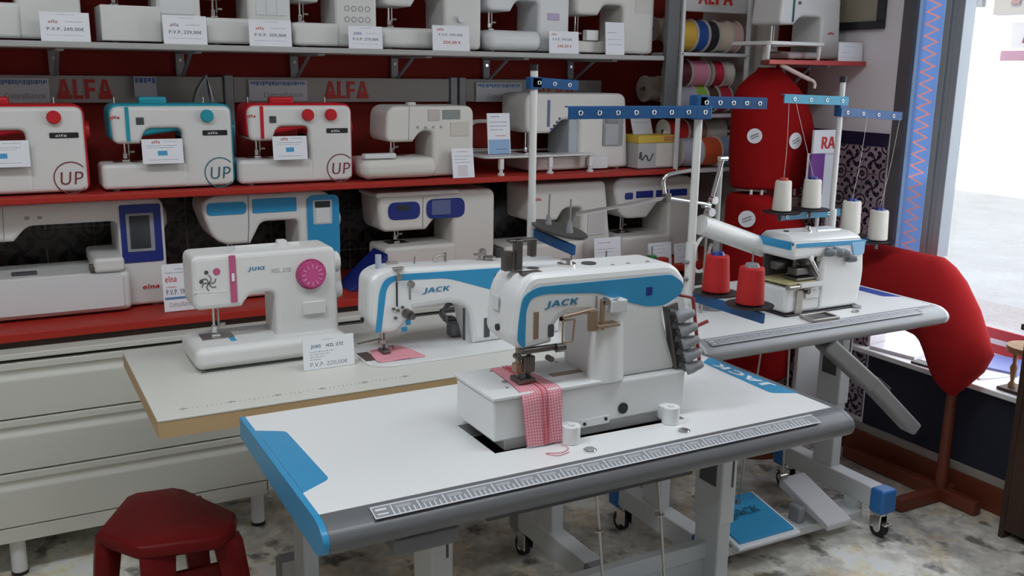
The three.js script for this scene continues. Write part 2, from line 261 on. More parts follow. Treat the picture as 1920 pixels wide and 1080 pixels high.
// ------------------------------------------------------------------ shelves and cabinet
{
  const c = thing('drawer_cabinet', 'low cream drawer cabinet with long grooved drawer fronts on round legs', 'cabinet', [0.2, 0, -3.2]);
  part(c, 'carcass', box(-0.36, 0.735, 0.125, 0.672, -3.48, -3.0), M.drawer);
  const dp = (y0, y1) => [[-2.999, y0], [-2.982, y0, 0.003], [-2.98, y1 - 0.052, 0.004], [-2.989, y1 - 0.036, 0.006], [-2.984, y1 - 0.024, 0.003], [-2.98, y1 - 0.02, 0.002], [-2.98, y1, 0.003], [-2.999, y1]];
  for (const [y0, y1] of [[0.506, 0.672], [0.343, 0.501], [0.172, 0.338]]) part(c, 'drawer', sweepX(dp(y0, y1), -0.355, 0.715, 0.001), M.drawer);
  part(c, 'plinth', rbox(-0.355, 0.715, 0.122, 0.168, -2.999, -2.984, 0.002), M.drawer);
  part(c, 'side_panel', rbox(0.718, 0.737, 0.13, 0.672, -3.48, -2.985, 0.003), M.cool);
  for (const [x, z] of [[0.69, -3.03], [-0.03, -3.03], [0.69, -3.42], [-0.3, -3.42]]) { const l = part(c, 'leg', [disc(x, 0.068, z, 0.022, 0.115), disc(x, 0.122, z, 0.034, 0.008)], M.cool); part(l, 'foot_ring', disc(x, 0.005, z, 0.024, 0.01), M.black); }
  const w = thing('worktop', 'cream worktop board under the red counter', 'worktop', [1, 0.672, -3.2]);
  part(w, 'board', rbox(-0.36, 2.2, 0.683, 0.7, -3.48, -2.975, 0.003), M.drawer);
  part(w, 'spacer', box(-0.3, 2.1, 0.672, 0.683, -3.46, -3.0), M.black);
  for (const x of [1.3, 2.1]) part(w, 'leg', rbox(x, x + 0.04, 0, 0.683, -3.46, -3.42, 0.003), M.black);
  const k = thing('counter_shelf', 'long red counter shelf carrying the lowest row of sewing machines', 'shelf', [1.2, 0.7, -3.25]);
  part(k, 'shelf_board', rbox(-0.5, 2.785, 0.722, 0.748, -3.499, -3.02, 0.004), M.redShelf);
  part(k, 'batten', box(-0.5, 2.6, 0.7, 0.722, -3.499, -3.04), M.darkWood);
  const s2 = thing('wall_shelf', 'red wall shelf carrying the middle row of sewing machines', 'shelf', [1.0, 1.108, -3.3]);
  part(s2, 'shelf_board', rbox(-0.5, 2.52, 1.108, 1.128, -3.481, -3.1, 0.004), M.redShelf);
  const s3 = thing('wall_shelf', 'grey upper wall shelf on steel brackets under the top row of machines', 'shelf', [1.0, 1.553, -3.3]);
  part(s3, 'shelf_board', rbox(-0.5, 2.358, 1.553, 1.571, -3.481, -3.1, 0.004), M.shelfGrey);
  for (const x of [0.213, 0.603, 0.995, 1.379, 1.767, 2.159]) {
    const b = part(s3, 'bracket', [rbox(x - 0.014, x + 0.014, 1.46, 1.553, -3.481, -3.468, 0.002), rbox(x - 0.012, x + 0.012, 1.545, 1.553, -3.48, -3.15, 0.002)], M.grey);
    part(b, 'strut', flat([x + 0.004, 1.466, -3.465], [x + 0.004, 1.548, -3.3], 0.008, 0.012), M.midgrey); part(b, 'screw', disc(x, 1.525, -3.467, 0.006, 0.004, 'z'), M.chrome);
  }
  const u = thing('shelf_upright', 'dark grey upright at the end of the upper shelf beside the ribbon rack', 'upright', [2.39, 1.36, -3.2]);
  part(u, 'post', rbox(2.366, 2.425, 1.362, 2.6, -3.125, -3.1, 0.004), std(0.12, 0.125, 0.13, 0.5)); part(u, 'wall_arm', box(2.37, 2.42, 2.5, 2.58, -3.48, -3.12), M.midgrey);
  // sign band with ALFA lettering behind the middle row
  const a = thing('sign_band', 'grey sign band with red ALFA lettering above the middle machines', 'sign', [1, 1.385, -3.46]);
  for (const [x0, x1] of [[-0.5, 0.738], [0.773, 1.596], [1.666, 2.3]]) part(a, 'panel', rbox(x0, x1, 1.385, 1.472, -3.482, -3.448, 0.003), M.signGrey);
  for (const [x0, x1] of [[0.74, 0.771], [1.598, 1.627], [1.636, 1.664]]) part(a, 'post', rbox(x0, x1, 1.13, 1.478, -3.482, -3.44, 0.004), M.grey);
  for (const [x, w2] of [[0.215, 0.165], [1.099, 0.165], [1.985, 0.18]]) {
    for (const [ch, i, wl] of [['A', 0, 0.25], ['L', 0.29, 0.17], ['F', 0.5, 0.19], ['A', 0.74, 0.26]]) part(a, 'letter', text(ch, x + i * w2, 1.398, -3.448, 0.062, wl * w2, 0.003), M.redLogo);
    for (const u of [0, 0.74]) part(a, 'letter_foot', box(x + u * w2, x + (u + 0.26) * w2, 1.398, 1.411, -3.448, -3.4445), M.redLogo);
  }
}
function note(name, label, x0, x1, y0, y1, z, mat, cat = 'card', tilt = 0, turn = 0, group) {     // a card or sheet standing upright, printed on its front
  const xc = (x0 + x1) / 2, t = thing(name, label, cat, [xc, y0, z], group);
  part(t, 'sheet', box(x0, x1, y0, y1, z - 0.0025, z), M.paper);
  part(t, 'print', quad([x0, y0, z + 0.0005], [x1, y0, z + 0.0005], [x1, y1, z + 0.0005], [x0, y1, z + 0.0005]), mat);
  t.rotation.set(tilt, turn, 0, 'YXZ'); return t;
}
const bandCard = printMat(256, 96, (k, w, h) => { k.fillStyle = '#d5d6de'; k.fillRect(0, 0, w, h); squiggle(k, 8, 6, 240, 20, '#5b7fb4'); k.fillStyle = '#777'; k.font = 'italic 30px serif'; k.fillText('Consultanos', 60, 78); });
note('notice', 'white notice with a blue heading on the sign band behind the cut-off red machine', 0.02, 0.193, 1.385, 1.462, -3.44, bandCard);
note('notice', 'white notice with a blue heading above the red machine with two dials', 0.823, 1.031, 1.39, 1.462, -3.44, bandCard);
note('notice', 'white notice with a blue heading beside the double posts of the sign band', 1.707, 1.911, 1.385, 1.459, -3.44, bandCard);
note('leaflet', 'small crumpled leaflet with a blue top beside the ALFA letters', 0.446, 0.517, 1.405, 1.471, -3.43, printMat(64, 64, (k) => { k.fillStyle = '#b9bcc8'; k.fillRect(0, 0, 64, 64); squiggle(k, 4, 4, 56, 18, '#5a6aa8'); }), 'leaflet', -0.06);
solo('steam_iron', 'grey steam iron soleplate standing on its heel behind the turquoise machine', 'iron', [0.65, 1.128, -3.39], ext([[0.598, 1.13, 0.01], [0.705, 1.13, 0.01], [0.69, 1.40, 0.06], [0.668, 1.487, 0.012], [0.62, 1.42, 0.05]], -3.355, 0.03, 0.008), std(0.3, 0.31, 0.33, 0.35, 0.5));
// ------------------------------------------------------------------ domestic sewing machines (all numbers are metres in the room)
function dm(o) {
  const d = o.d ?? 0.17, r = o.r ?? 0.02, zf = o.zf, m = o.mat ?? M.white, hl = o.hl ?? o.hx0;
  const t = thing(o.name ?? 'sewing_machine', o.label, 'sewing machine', [(o.X0 + o.X1) / 2, o.Y0, zf - d / 2], o.group);
  const xr = o.xr ?? o.X1, feet = 0.006, y0 = o.Y0 + feet;
  part(t, 'body', ext([[o.cx, y0], [o.X1, y0, 0.012], [xr, o.Y1, r * 1.2], [o.hx0, o.Y1, r * 1.4], [hl, o.hb, r], [o.hx1, o.hb, 0.008], [o.ax, o.ab, 0.012], [o.cx, o.ab, 0.02], ], zf, d, o.bev ?? 0.012), m);
  part(t, 'bed', rbox(o.X0, o.bx1 ?? o.cx + 0.01, y0, o.bh, zf - d + (o.bdb ?? 0.02), zf + (o.bf ?? 0.012), o.br ?? 0.014, 4), o.bedMat ?? m);
  const nx = o.nx ?? (hl + o.hx1) / 2, nz = zf - d * 0.5;
  const pf = part(t, 'presser_foot', [bar([nx, o.bh + 0.012, nz], [nx, o.hb + 0.01, nz], 0.0035), rbox(nx - 0.011, nx + 0.011, o.bh + 0.001, o.bh + 0.008, nz - 0.012, nz + 0.022, 0.002), rbox(nx - 0.006, nx + 0.006, o.bh + 0.01, o.bh + 0.028, nz - 0.006, nz + 0.006, 0.002)], M.chrome);
  part(pf, 'needle_bar', [bar([nx + 0.012, o.bh + 0.02, nz], [nx + 0.012, o.hb + 0.01, nz], 0.0028), bar([nx + 0.012, o.bh + 0.002, nz], [nx + 0.012, o.bh + 0.02, nz], 0.001), disc(nx + 0.022, o.bh + 0.03, nz, 0.004, 0.014, 'x')], M.steel);
  part(t, 'needle_plate', rbox(nx - 0.035, nx + 0.045, o.bh - 0.001, o.bh + 0.0015, nz - 0.03, nz + 0.035, 0.001), M.steel);
  if (o.wheel !== null) part(t, 'handwheel', [disc(o.X1 + 0.007, o.wheelY ?? o.Y1 - 0.085, zf - d * 0.5, o.wheelR ?? 0.032, 0.018, 'x'), disc(o.X1 + 0.017, o.wheelY ?? o.Y1 - 0.085, zf - d * 0.5, (o.wheelR ?? 0.032) * 0.8, 0.006, 'x')], o.wheel ?? m);
  for (const x of [o.X0 + 0.04, o.X1 - 0.04]) for (const z of [zf - 0.025, zf - d + 0.045]) part(t, 'rubber_foot', disc(x, o.Y0 + 0.0035, z, 0.011, 0.007), M.midgrey);
  return t;
}
const plate = (t, name, x0, x1, y0, y1, z, m, r = 0.006, th = 0.004) => part(t, name, ext([[x0, y0, r], [x1, y0, r], [x1, y1, r], [x0, y1, r]], z + th * 0.6, th, 0.0008), m);
const dial = (t, x, y, z, r, m, name = 'dial') => part(t, name, [disc(x, y, z + 0.006, r, 0.014, 'z', r), disc(x, y, z + 0.0145, r * 0.82, 0.004, 'z', r * 0.9)], m);
const gapLine = (t, name, pts, z, m = M.midgrey) => part(t, name, pts.slice(1).map((p, i) => flat([pts[i][0], pts[i][1], z], [p[0], p[1], z], 0.0022, 0.0016)), m);

// middle row: three round-cornered machines of one family, coloured backs and dials
function upMachine(x0, w, label, col, dials, strap, cut) {
  const Z = -3.15, X = (u) => x0 + u * w;
  const t = dm({ label, X0: x0 - 0.012, X1: X(1), Y0: 1.128, Y1: 1.385, zf: Z, d: 0.15, hx0: x0 + 0.022, hl: x0 + 0.028, hx1: X(0.27), hb: 1.272, ax: X(0.32), ab: 1.318, cx: X(0.6), bh: 1.212, r: 0.022, wheel: col, wheelY: 1.31, bf: 0.004 });
  const b = part(t, 'back_shell', ext([[x0 + 0.015, 1.131, 0.02], [X(1) + 0.008, 1.131, 0.03], [X(1) + 0.006, 1.392, 0.035], [x0 + 0.02, 1.392, 0.03], [x0 + 0.02, 1.28, 0.02], [X(0.6), 1.31, 0.01], [X(0.6), 1.2, 0.01], [x0 + 0.015, 1.2, 0.01]], Z - 0.012, 0.135, 0.012), col);
  part(b, 'lid_handle', rbox(X(0.3), X(0.52), 1.385, 1.412, Z - 0.09, Z - 0.06, 0.008), col);
  for (const u of [0.12, 0.82]) part(t, 'spool_pin', bar([X(u), 1.38, Z - 0.08], [X(u), 1.41, Z - 0.08], 0.002), M.chrome);
  for (const u of dials) dial(t, X(u), 1.355, Z, 0.0195, col);
  if (strap) { plate(t, 'threading_strip', X(0.17), X(0.2), 1.28, 1.384, Z, col, 0.003); plate(t, 'badge', X(0.25), X(0.31), 1.33, 1.352, Z, std(0.06, 0.07, 0.08, 0.4), 0.003); part(t, 'logo', text('alfa', X(0.05), 1.348, Z, 0.009, 0.03), M.redLogo); }
  plate(t, 'nameplate', X(0.76), X(0.96), 1.294, 1.31, Z, M.black, 0.003); part(t, 'nameplate_text', text('alfa', X(0.8), 1.298, Z + 0.0026, 0.007, 0.03, 0.0006), M.paper);
  const cx = X(0.885), cy = 1.176, R = 0.047, ring = []; for (let i = 0; i < 26; i++) { const a = i / 26 * 6.2832, e = (i + 1) / 26 * 6.2832, px = cx + R * Math.cos(a), qx = cx + R * Math.cos(e); if (px < X(1) - 0.006 && qx < X(1) - 0.006) ring.push(flat([px, cy + R * Math.sin(a), Z + 0.0005], [qx, cy + R * Math.sin(e), Z + 0.0005], 0.0034, 0.002)); }
  part(t, 'up_emblem', [...ring, text('UP', cx - 0.031, cy - 0.02, Z - 0.0006, 0.038, 0.062, 0.0022, 0.1, fontR)], strap === 'teal' ? std(0.03, 0.16, 0.2, 0.5) : std(0.2, 0.04, 0.045, 0.5));
  return t;
}
const dRed = std(0.55, 0.012, 0.02, 0.38);
upMachine(-0.135, 0.395, 'white sewing machine with red back shell, one red dial and a round UP emblem', dRed, [0.8], null);
upMachine(0.312, 0.382, 'white sewing machine with turquoise back shell, dial and thread strip, and a UP emblem', M.teal, [0.8], 'teal');
upMachine(0.722, 0.372, 'white sewing machine with red back shell, two red dials and a red thread strip', dRed, [0.59, 0.8], 'red');
const upCard = (c) => cardMat([['alfa', 60, 34, 30, '#b5443f'], ['~', 140, 18, 80, '#8a8c98'], ['~', 30, 50, 190, '#8a8c98'], ['~', 30, 66, 170, '#a2a4ae'], ['#', 96, 92, 60, '#4d9ccc'], ['~', 40, 160, 180, '#9a9ca8']]);
note('price_card', 'white price card with a blue picture in the throat of the cut-off red machine', -0.04, 0.108, 1.216, 1.292, -3.115, upCard(), 'card', -0.1);
note('price_card', 'white price card with a blue picture in the throat of the turquoise machine', 0.415, 0.535, 1.213, 1.288, -3.115, upCard(), 'card', -0.1);
note('price_card', 'white price card with a blue picture in the throat of the two-dial red machine', 0.815, 0.928, 1.213, 1.289, -3.115, upCard(), 'card', -0.1);
{ // computer machine
  const Z = -3.15, t = dm({ label: 'cream computerised sewing machine with a stitch chart and grey display panel', mat: M.cream, X0: 1.118, X1: 1.555, Y0: 1.128, Y1: 1.382, zf: Z, d: 0.17, hx0: 1.222, hl: 1.215, hx1: 1.318, hb: 1.258, ax: 1.348, ab: 1.295, cx: 1.392, bh: 1.205, r: 0.03, bf: 0.03, br: 0.03, wheelY: 1.3, wheelR: 0.03 });
  plate(t, 'display', 1.43, 1.5, 1.335, 1.368, Z, M.lcd, 0.003); plate(t, 'button_panel', 1.375, 1.42, 1.33, 1.37, Z, std(0.55, 0.5, 0.48, 0.5), 0.003);
  plate(t, 'stitch_chart', 1.462, 1.535, 1.275, 1.325, Z, printMat(128, 96, (k) => { k.fillStyle = '#cfc9c0'; k.fillRect(0, 0, 128, 96); for (let i = 0; i < 60; i++) { k.strokeStyle = '#6b6560'; k.beginPath(); k.moveTo(6 + (i % 10) * 12, 8 + Math.floor(i / 10) * 15); k.lineTo(12 + (i % 10) * 12 + rnd() * 4, 18 + Math.floor(i / 10) * 15); k.stroke(); } }), 0.003);
  gapLine(t, 'face_seam', [[1.305, 1.38], [1.30, 1.262]], Z); for (let i = 0; i < 4; i++) part(t, 'button', disc(1.335 + i * 0.03, 1.308, Z, 0.005, 0.004, 'z'), M.grey);
  part(t, 'accessory_tray', rbox(1.13, 1.245, 1.205, 1.222, -3.16, -3.125, 0.004), M.cool); part(t, 'carry_handle', rbox(1.33, 1.36, 1.38, 1.392, -3.25, -3.22, 0.004), M.cream);
}
note('price_card', 'clear-sleeved price card leaning on the cream computerised machine', 1.452, 1.537, 1.13, 1.235, -3.105, cardMat([['~', 60, 20, 120, '#b06a66'], ['~', 30, 50, 190, '#9a9ca8'], ['~', 30, 70, 150, '#9a9ca8'], ['~', 30, 90, 180, '#9a9ca8'], ['#', 60, 110, 120, '#d9d3d6']]), 'card', -0.16);
{ // large quilting machine on an extension table
  const Z = -3.19, t = dm({ label: 'large white quilting machine with grey screen column standing behind its extension table', mat: M.cream, X0: 1.80, X1: 2.268, xr: 2.245, wheel: null, Y0: 1.128, Y1: 1.425, zf: Z, d: 0.2, hx0: 1.79, hl: 1.795, hx1: 1.90, hb: 1.275, ax: 1.95, ab: 1.325, cx: 2.03, bh: 1.188, r: 0.03, wheelY: 1.33 });
  plate(t, 'screen_panel', 2.14, 2.235, 1.22, 1.35, Z, M.screenGrey, 0.004, 0.006); plate(t, 'display', 2.15, 2.205, 1.31, 1.342, Z + 0.003, M.screen, 0.002); plate(t, 'keypad', 2.15, 2.212, 1.225, 1.305, Z + 0.003, std(0.42, 0.43, 0.45, 0.4), 0.003);
  plate(t, 'threading_strip', 1.885, 1.897, 1.3, 1.4, Z, std(0.1, 0.14, 0.26, 0.4), 0.002); for (let i = 0; i < 4; i++) plate(t, 'button', 1.9 + i * 0.012, 1.909 + i * 0.012, 1.287 + i * 0.013, 1.295 + i * 0.013, Z, M.navy, 0.001);
  part(t, 'throat_liner', rbox(1.99, 2.032, 1.19, 1.33, -3.36, -3.2, 0.004), std(0.42, 0.46, 0.5, 0.5));
  plate(t, 'storage_door', 2.07, 2.16, 1.135, 1.182, Z + 0.012, M.cool, 0.003);
  const e = thing('extension_table', 'white extension table on four screw legs around the large quilting machine', 'table', [1.87, 1.128, -3.14]);
  part(e, 'tabletop', slab([[1.585, -3.40, 0.04], [2.07, -3.40, 0.02], [2.07, -3.12, 0.02], [1.585, -3.12, 0.04]], 1.2, 0.008, [[[1.79, -3.402], [2.06, -3.402], [2.06, -3.2], [1.79, -3.2]].map((p) => [p[0], p[1] + 0.004])]), std(0.7, 0.68, 0.67, 0.3));
  for (const [x, z] of [[1.605, -3.3], [1.66, -3.135], [1.87, -3.135], [2.05, -3.135]]) { const l = part(e, 'leg', [rbox(x - 0.009, x + 0.009, 1.15, 1.192, z - 0.009, z + 0.009, 0.003), disc(x, 1.144, z, 0.007, 0.014)], M.white); part(l, 'screw_foot', [disc(x, 1.1325, z, 0.013, 0.009)], M.white); }
  solo('embroidery_hoop', 'clear grey embroidery hoop frame standing behind the price card beside the quilting machine', 'hoop', [1.66, 1.2, -3.3], [ext([[1.59, 1.202, 0.04], [1.75, 1.202, 0.04], [1.75, 1.325, 0.05], [1.59, 1.325, 0.05]], -3.29, 0.012, 0.003, [[1.606, 1.216, 0.035], [1.734, 1.216, 0.035], [1.734, 1.311, 0.045], [1.606, 1.311, 0.045]])], std(0.5, 0.46, 0.46, 0.2));
}
note('price_card', 'tall price card with a blue band on the extension table', 1.64, 1.735, 1.202, 1.352, -3.2, cardMat([['~', 40, 14, 100, '#7a7c88'], ['~', 30, 40, 190, '#9a9ca8'], ['~', 30, 58, 190, '#9a9ca8'], ['~', 30, 76, 150, '#9a9ca8'], ['~', 90, 104, 120, '#c0605c'], ['#', 8, 124, 240, '#8fb0d6'], ['~', 90, 168, 120, '#6a6e80']]), 'card', -0.1);
{ // boxed accessory and leaflet
  const t = thing('accessory_box', 'white and grey accessory carton with a yellow top band', 'box', [2.365, 1.128, -3.19]);
  part(t, 'carton', rbox(2.276, 2.47, 1.132, 1.232, -3.27, -3.135, 0.002), std(0.5, 0.49, 0.49, 0.6)); part(t, 'yellow_lid', rbox(2.274, 2.472, 1.232, 1.262, -3.272, -3.133, 0.002), M.yellow);
  part(t, 'tray', box(2.28, 2.468, 1.128, 1.133, -3.265, -3.14), M.black);
  plate(t, 'front_print', 2.365, 2.468, 1.138, 1.23, -3.135, printMat(128, 128, (k) => { k.fillStyle = '#e6dfd8'; k.fillRect(0, 0, 128, 128); for (let i = 0; i < 7; i++) squiggle(k, 14, 14 + i * 15, 96, 3, '#a59b94'); }), 0.001, 0.002);
  plate(t, 'lid_print', 2.4, 2.465, 1.238, 1.258, -3.133, std(0.62, 0.26, 0.1, 0.5), 0.001, 0.002); part(t, 'script', tube([[2.282, 1.17, -3.134], [2.289, 1.2, -3.134], [2.295, 1.165, -3.134], [2.315, 1.185, -3.134], [2.33, 1.16, -3.134], [2.35, 1.19, -3.134]], 0.003, 24), M.darkgrey);
}
note('leaflet', 'white leaflet leaning on top of the yellow-banded carton', 2.29, 2.40, 1.263, 1.365, -3.2, printMat(128, 128, (k) => { k.fillStyle = '#d9d9de'; k.fillRect(0, 0, 128, 128); squiggle(k, 16, 40, 60, 6, '#7d8290'); squiggle(k, 16, 66, 90, 4, '#9a9fa8'); }), 'leaflet', -0.3, 0.15);

// ---- lowest row on the red counter
{
  const Z = -3.2, t = dm({ label: 'big white embroidery machine with a tall blue panel and dark screen', X0: -0.14, X1: 0.478, Y0: 0.748, Y1: 1.098, zf: Z, d: 0.22, hx0: -0.15, hx1: 0.045, hb: 0.985, ax: 0.085, ab: 1.03, cx: 0.338, bh: 0.88, r: 0.03, bf: 0.05, br: 0.02, bx1: 0.36, wheelY: 1.02, wheelR: 0.035 });
  plate(t, 'blue_panel', 0.345, 0.468, 0.895, 1.08, Z, M.navy, 0.008, 0.006); const b = plate(t, 'screen_bezel', 0.362, 0.445, 0.93, 1.052, Z + 0.004, std(0.3, 0.32, 0.36, 0.3), 0.004); plate(b, 'screen', 0.372, 0.432, 0.94, 1.045, Z + 0.006, M.screen, 0.002);
  gapLine(t, 'face_seam', [[0.025, 1.09], [0.02, 0.99]], Z); part(t, 'logo', text('elna', 0.398, 0.806, Z + 0.0006, 0.015, 0.05, 0.001, 0.2), M.redLogo);
  part(t, 'spool_pin', [bar([0.28, 1.09, -3.29], [0.28, 1.104, -3.29], 0.008), rbox(0.15, 0.34, 1.095, 1.101, -3.3, -3.27, 0.002)], M.white);
  part(t, 'carriage_arm', rbox(0.255, 0.345, 0.88, 0.925, -3.4, -3.145, 0.012), M.white); const k = plate(t, 'embroidery_unit', -0.14, 0.335, 0.77, 0.875, Z + 0.052, M.cool, 0.008, 0.01);
  part(t, 'hoop_clamp', [rbox(0.243, 0.256, 0.885, 0.905, -3.18, -3.155, 0.003), disc(0.25, 0.895, -3.152, 0.008, 0.01, 'z')], M.darkSteel); part(t, 'accessory', rbox(0.03, 0.1, 0.881, 0.888, -3.23, -3.2, 0.002), M.darkgrey);
  for (const x of [0.08, 0.115]) plate(t, 'button', x, x + 0.013, 1.05, 1.059, Z, M.grey, 0.002);
}
note('price_card', 'white price card with red brand name and blue line beside the tall blue panel', 0.445, 0.575, 0.75, 0.9, -3.09, cardMat([['~', 80, 20, 80, '#a0a2ac'], ['~', 20, 34, 150, '#a0a2ac'], ['elna', 16, 74, 34, '#c43a34'], ['~', 130, 62, 90, '#8a8c98'], ['~', 20, 92, 60, '#c06a66'], ['P.V.P. 1900,00€', 16, 124, 28, '#6a6c78']], 1), 'card', -0.12);
{
  const Z = -3.17, t = dm({ label: 'white sewing machine with pale blue arm windows and a large blue side panel', X0: 0.6, X1: 1.055, xr: 1.035, Y0: 0.748, Y1: 1.1, zf: Z, d: 0.18, hx0: 0.57, hl: 0.63, hx1: 0.742, hb: 0.935, ax: 0.78, ab: 1.005, cx: 0.905, bh: 0.83, r: 0.06, wheelY: 0.99 });
  plate(t, 'arm_window', 0.605, 0.732, 1.035, 1.076, Z, M.blue, 0.016); plate(t, 'arm_window', 0.752, 0.9, 1.035, 1.082, Z, M.blue, 0.006); plate(t, 'side_panel', 0.935, 1.048, 0.86, 1.085, Z, M.blue, 0.025, 0.006);
  const s = plate(t, 'control_panel', 0.955, 1.022, 0.985, 1.068, Z + 0.003, std(0.55, 0.6, 0.65, 0.35), 0.006); plate(s, 'display', 0.962, 1.015, 1.043, 1.064, Z + 0.005, M.screen, 0.002); plate(s, 'keypad', 0.964, 1.013, 0.99, 1.04, Z + 0.005, M.cool, 0.003);
  gapLine(t, 'face_seam', [[0.74, 1.095], [0.738, 0.995], [0.733, 0.94]], Z, M.darkgrey);
}
{
  const Z = -3.17, t = dm({ label: 'cream sewing machine with two dark blue oval windows on its arm', mat: M.cream, X0: 1.21, X1: 1.655, Y0: 0.748, Y1: 1.078, zf: Z, d: 0.18, hx0: 1.185, hl: 1.2, hx1: 1.375, hb: 0.94, ax: 1.415, ab: 0.985, cx: 1.48, bh: 0.885, r: 0.03, bev: 0.014, wheelY: 0.97 });
  plate(t, 'oval_window', 1.228, 1.35, 0.982, 1.045, Z, M.navy, 0.028, 0.005); const w = plate(t, 'oval_window', 1.375, 1.528, 0.978, 1.05, Z, M.navy, 0.03, 0.005); plate(w, 'display', 1.395, 1.47, 0.992, 1.045, Z + 0.003, std(0.12, 0.15, 0.3, 0.15), 0.003);
  plate(t, 'lcd', 1.262, 1.31, 1.015, 1.035, Z + 0.002, M.screen, 0.002); part(t, 'lid', rbox(1.178, 1.5, 1.064, 1.082, -3.34, -3.155, 0.008), M.cream); gapLine(t, 'face_seam', [[1.362, 1.06], [1.36, 0.95]], Z, M.darkgrey);
  solo('table_insert', 'dark blue plastic extension board leaning beside the oval-window machine', 'board', [1.1, 0.748, -3.15], ext([[1.065, 0.75], [1.09, 0.75], [1.206, 0.85], [1.206, 0.872, 0.004]], -3.12, 0.14, 0.002), M.navy);
}
{
  const Z = -3.17, t = dm({ label: 'cream machine with a plain seamed arm beside the thread stand pole', mat: M.cream, X0: 1.69, X1: 2.195, xr: 2.15, wheel: null, Y0: 0.748, Y1: 1.085, zf: Z, d: 0.19, hx0: 1.80, hl: 1.805, hx1: 1.93, hb: 0.94, ax: 1.96, ab: 0.985, cx: 2.04, bh: 0.855, r: 0.02, wheelY: 0.97, bf: 0.02 });
  for (const x of [1.85, 1.94, 2.03]) gapLine(t, 'arm_seam', [[x, 1.075], [x, 1.0]], Z); plate(t, 'column_panel', 2.07, 2.15, 0.87, 0.975, Z, std(0.6, 0.58, 0.56, 0.35), 0.008); part(t, 'bed_end', rbox(1.66, 1.695, 0.752, 0.852, -3.33, -3.16, 0.01), M.darkgrey);
  part(t, 'lettering', text('alfa', 1.825, 1.02, Z, 0.012, 0.03), M.redLogo);
}
note('price_card', 'glossy sleeved price card with a red line standing below the cream plain-arm machine', 2.06, 2.185, 0.75, 0.87, -3.09, cardMat([['~', 40, 30, 120, '#c06a70'], ['~', 30, 70, 170, '#a0a2ac'], ['~', 30, 90, 150, '#a0a2ac'], ['~', 30, 130, 170, '#a0a2ac']]), 'card', -0.12);
{
  const Z = -3.17, t = dm({ label: 'cream machine with a row of dark blue windows behind the chrome rod', mat: M.cream, X0: 2.225, X1: 2.64, xr: 2.6, Y0: 0.748, Y1: 1.092, zf: Z, d: 0.19, hx0: 2.175, hl: 2.23, hx1: 2.36, hb: 0.925, ax: 2.42, ab: 0.99, cx: 2.47, bh: 0.855, r: 0.05, wheelY: 0.97, bf: 0.02 });
  plate(t, 'arm_window', 2.245, 2.285, 1.005, 1.032, Z, M.navy, 0.008); for (const [a, b] of [[2.3, 2.385], [2.4, 2.46], [2.47, 2.56]]) plate(t, 'arm_window', a, b, 1.008, 1.036, Z, M.navy, 0.003);
}
note('price_card', 'white price card standing below the machine with dark blue windows', 2.29, 2.405, 0.75, 0.84, -3.05, cardMat([['~', 40, 24, 130, '#9a9ca8'], ['~', 40, 54, 150, '#a0a2ac'], ['~', 40, 84, 140, '#a0a2ac'], ['~', 40, 120, 100, '#a0a2ac']]), 'card', -0.12);
note('price_card', 'second white price card beside the counter end near the lamp cable', 2.42, 2.54, 0.75, 0.83, -3.05, cardMat([['~', 40, 30, 150, '#a0a2ac'], ['~', 40, 60, 140, '#a0a2ac'], ['~', 40, 140, 170, '#3a3c44']]), 'card', -0.12);
solo('spool_plinth', 'low red plinth along the counter edge carrying green based pins', 'plinth', [2.12, 0.748, -3.045], rbox(1.87, 2.37, 0.748, 0.782, -3.075, -3.022, 0.004), M.redShelf);
for (const [x, l] of [[1.92, 'green based steel pin on the counter below the sleeved price card'], [2.08, 'green based steel pin on the counter in front of the sleeved card edge'], [2.30, 'green based steel pin on the counter in front of the white card']]) {
  const t = thing('spool_spike', l, 'pin', [x, 0.782, -3.045], 'green based pins along the counter edge');
  part(t, 'base', [disc(x, 0.7845, -3.045, 0.022, 0.005), disc(x, 0.79, -3.045, 0.018, 0.008)], M.green); part(t, 'pin', bar([x, 0.79, -3.045], [x, 0.83, -3.045], 0.0032), M.steel);
}

// ---- top row, cut by the picture's upper edge
const topCard = (rows) => cardMat(rows);
function topMachine(x0, x1, label, o = {}) {
  const w = x1 - x0, t = dm({ label, mat: o.mat ?? M.white, X0: x0, X1: x1, Y0: 1.571, Y1: 1.86, zf: o.zf ?? -3.16, d: 0.17, hx0: x0 + 0.012, hx1: x0 + w * 0.3, hb: 1.715, ax: x0 + w * 0.37, ab: 1.755, cx: x0 + w * (o.c ?? 0.6), bh: o.bh ?? 1.655, r: 0.025, bf: o.bf ?? 0.01, br: o.br ?? 0.012, wheel: o.wheel ?? undefined, wheelY: 1.76 });
  return t;
}
topMachine(-0.17, 0.28, 'white sewing machine with a rounded column, cut-off, at the shelf end', { c: 0.62, bh: 1.675 });
{ const t = topMachine(0.33, 0.62, 'white machine with a plain square free arm, second on the grey shelf', { bh: 1.68, c: 0.55, br: 0.004 }); plate(t, 'side_cover', 0.5, 0.6, 1.66, 1.76, -3.16, M.cool, 0.008); }
{ const t = topMachine(0.626, 0.902, 'white machine with a stitch panel of square windows on its column', { c: 0.5 }); for (let i = 0; i < 3; i++) plate(t, 'stitch_window', 0.79 + i * 0.033, 0.818 + i * 0.033, 1.668, 1.72, -3.16, M.cool, 0.002); }
{ const t = topMachine(0.905, 1.195, 'white machine with round stitch symbols printed on its column', { c: 0.5, bh: 1.65 }); for (let i = 0; i < 8; i++) part(t, 'stitch_symbol', new THREE.TorusGeometry(0.008, 0.0016, 6, 14).translate(1.09 + (i % 4) * 0.024, 1.70 - Math.floor(i / 4) * 0.035, -3.16), M.grey); }
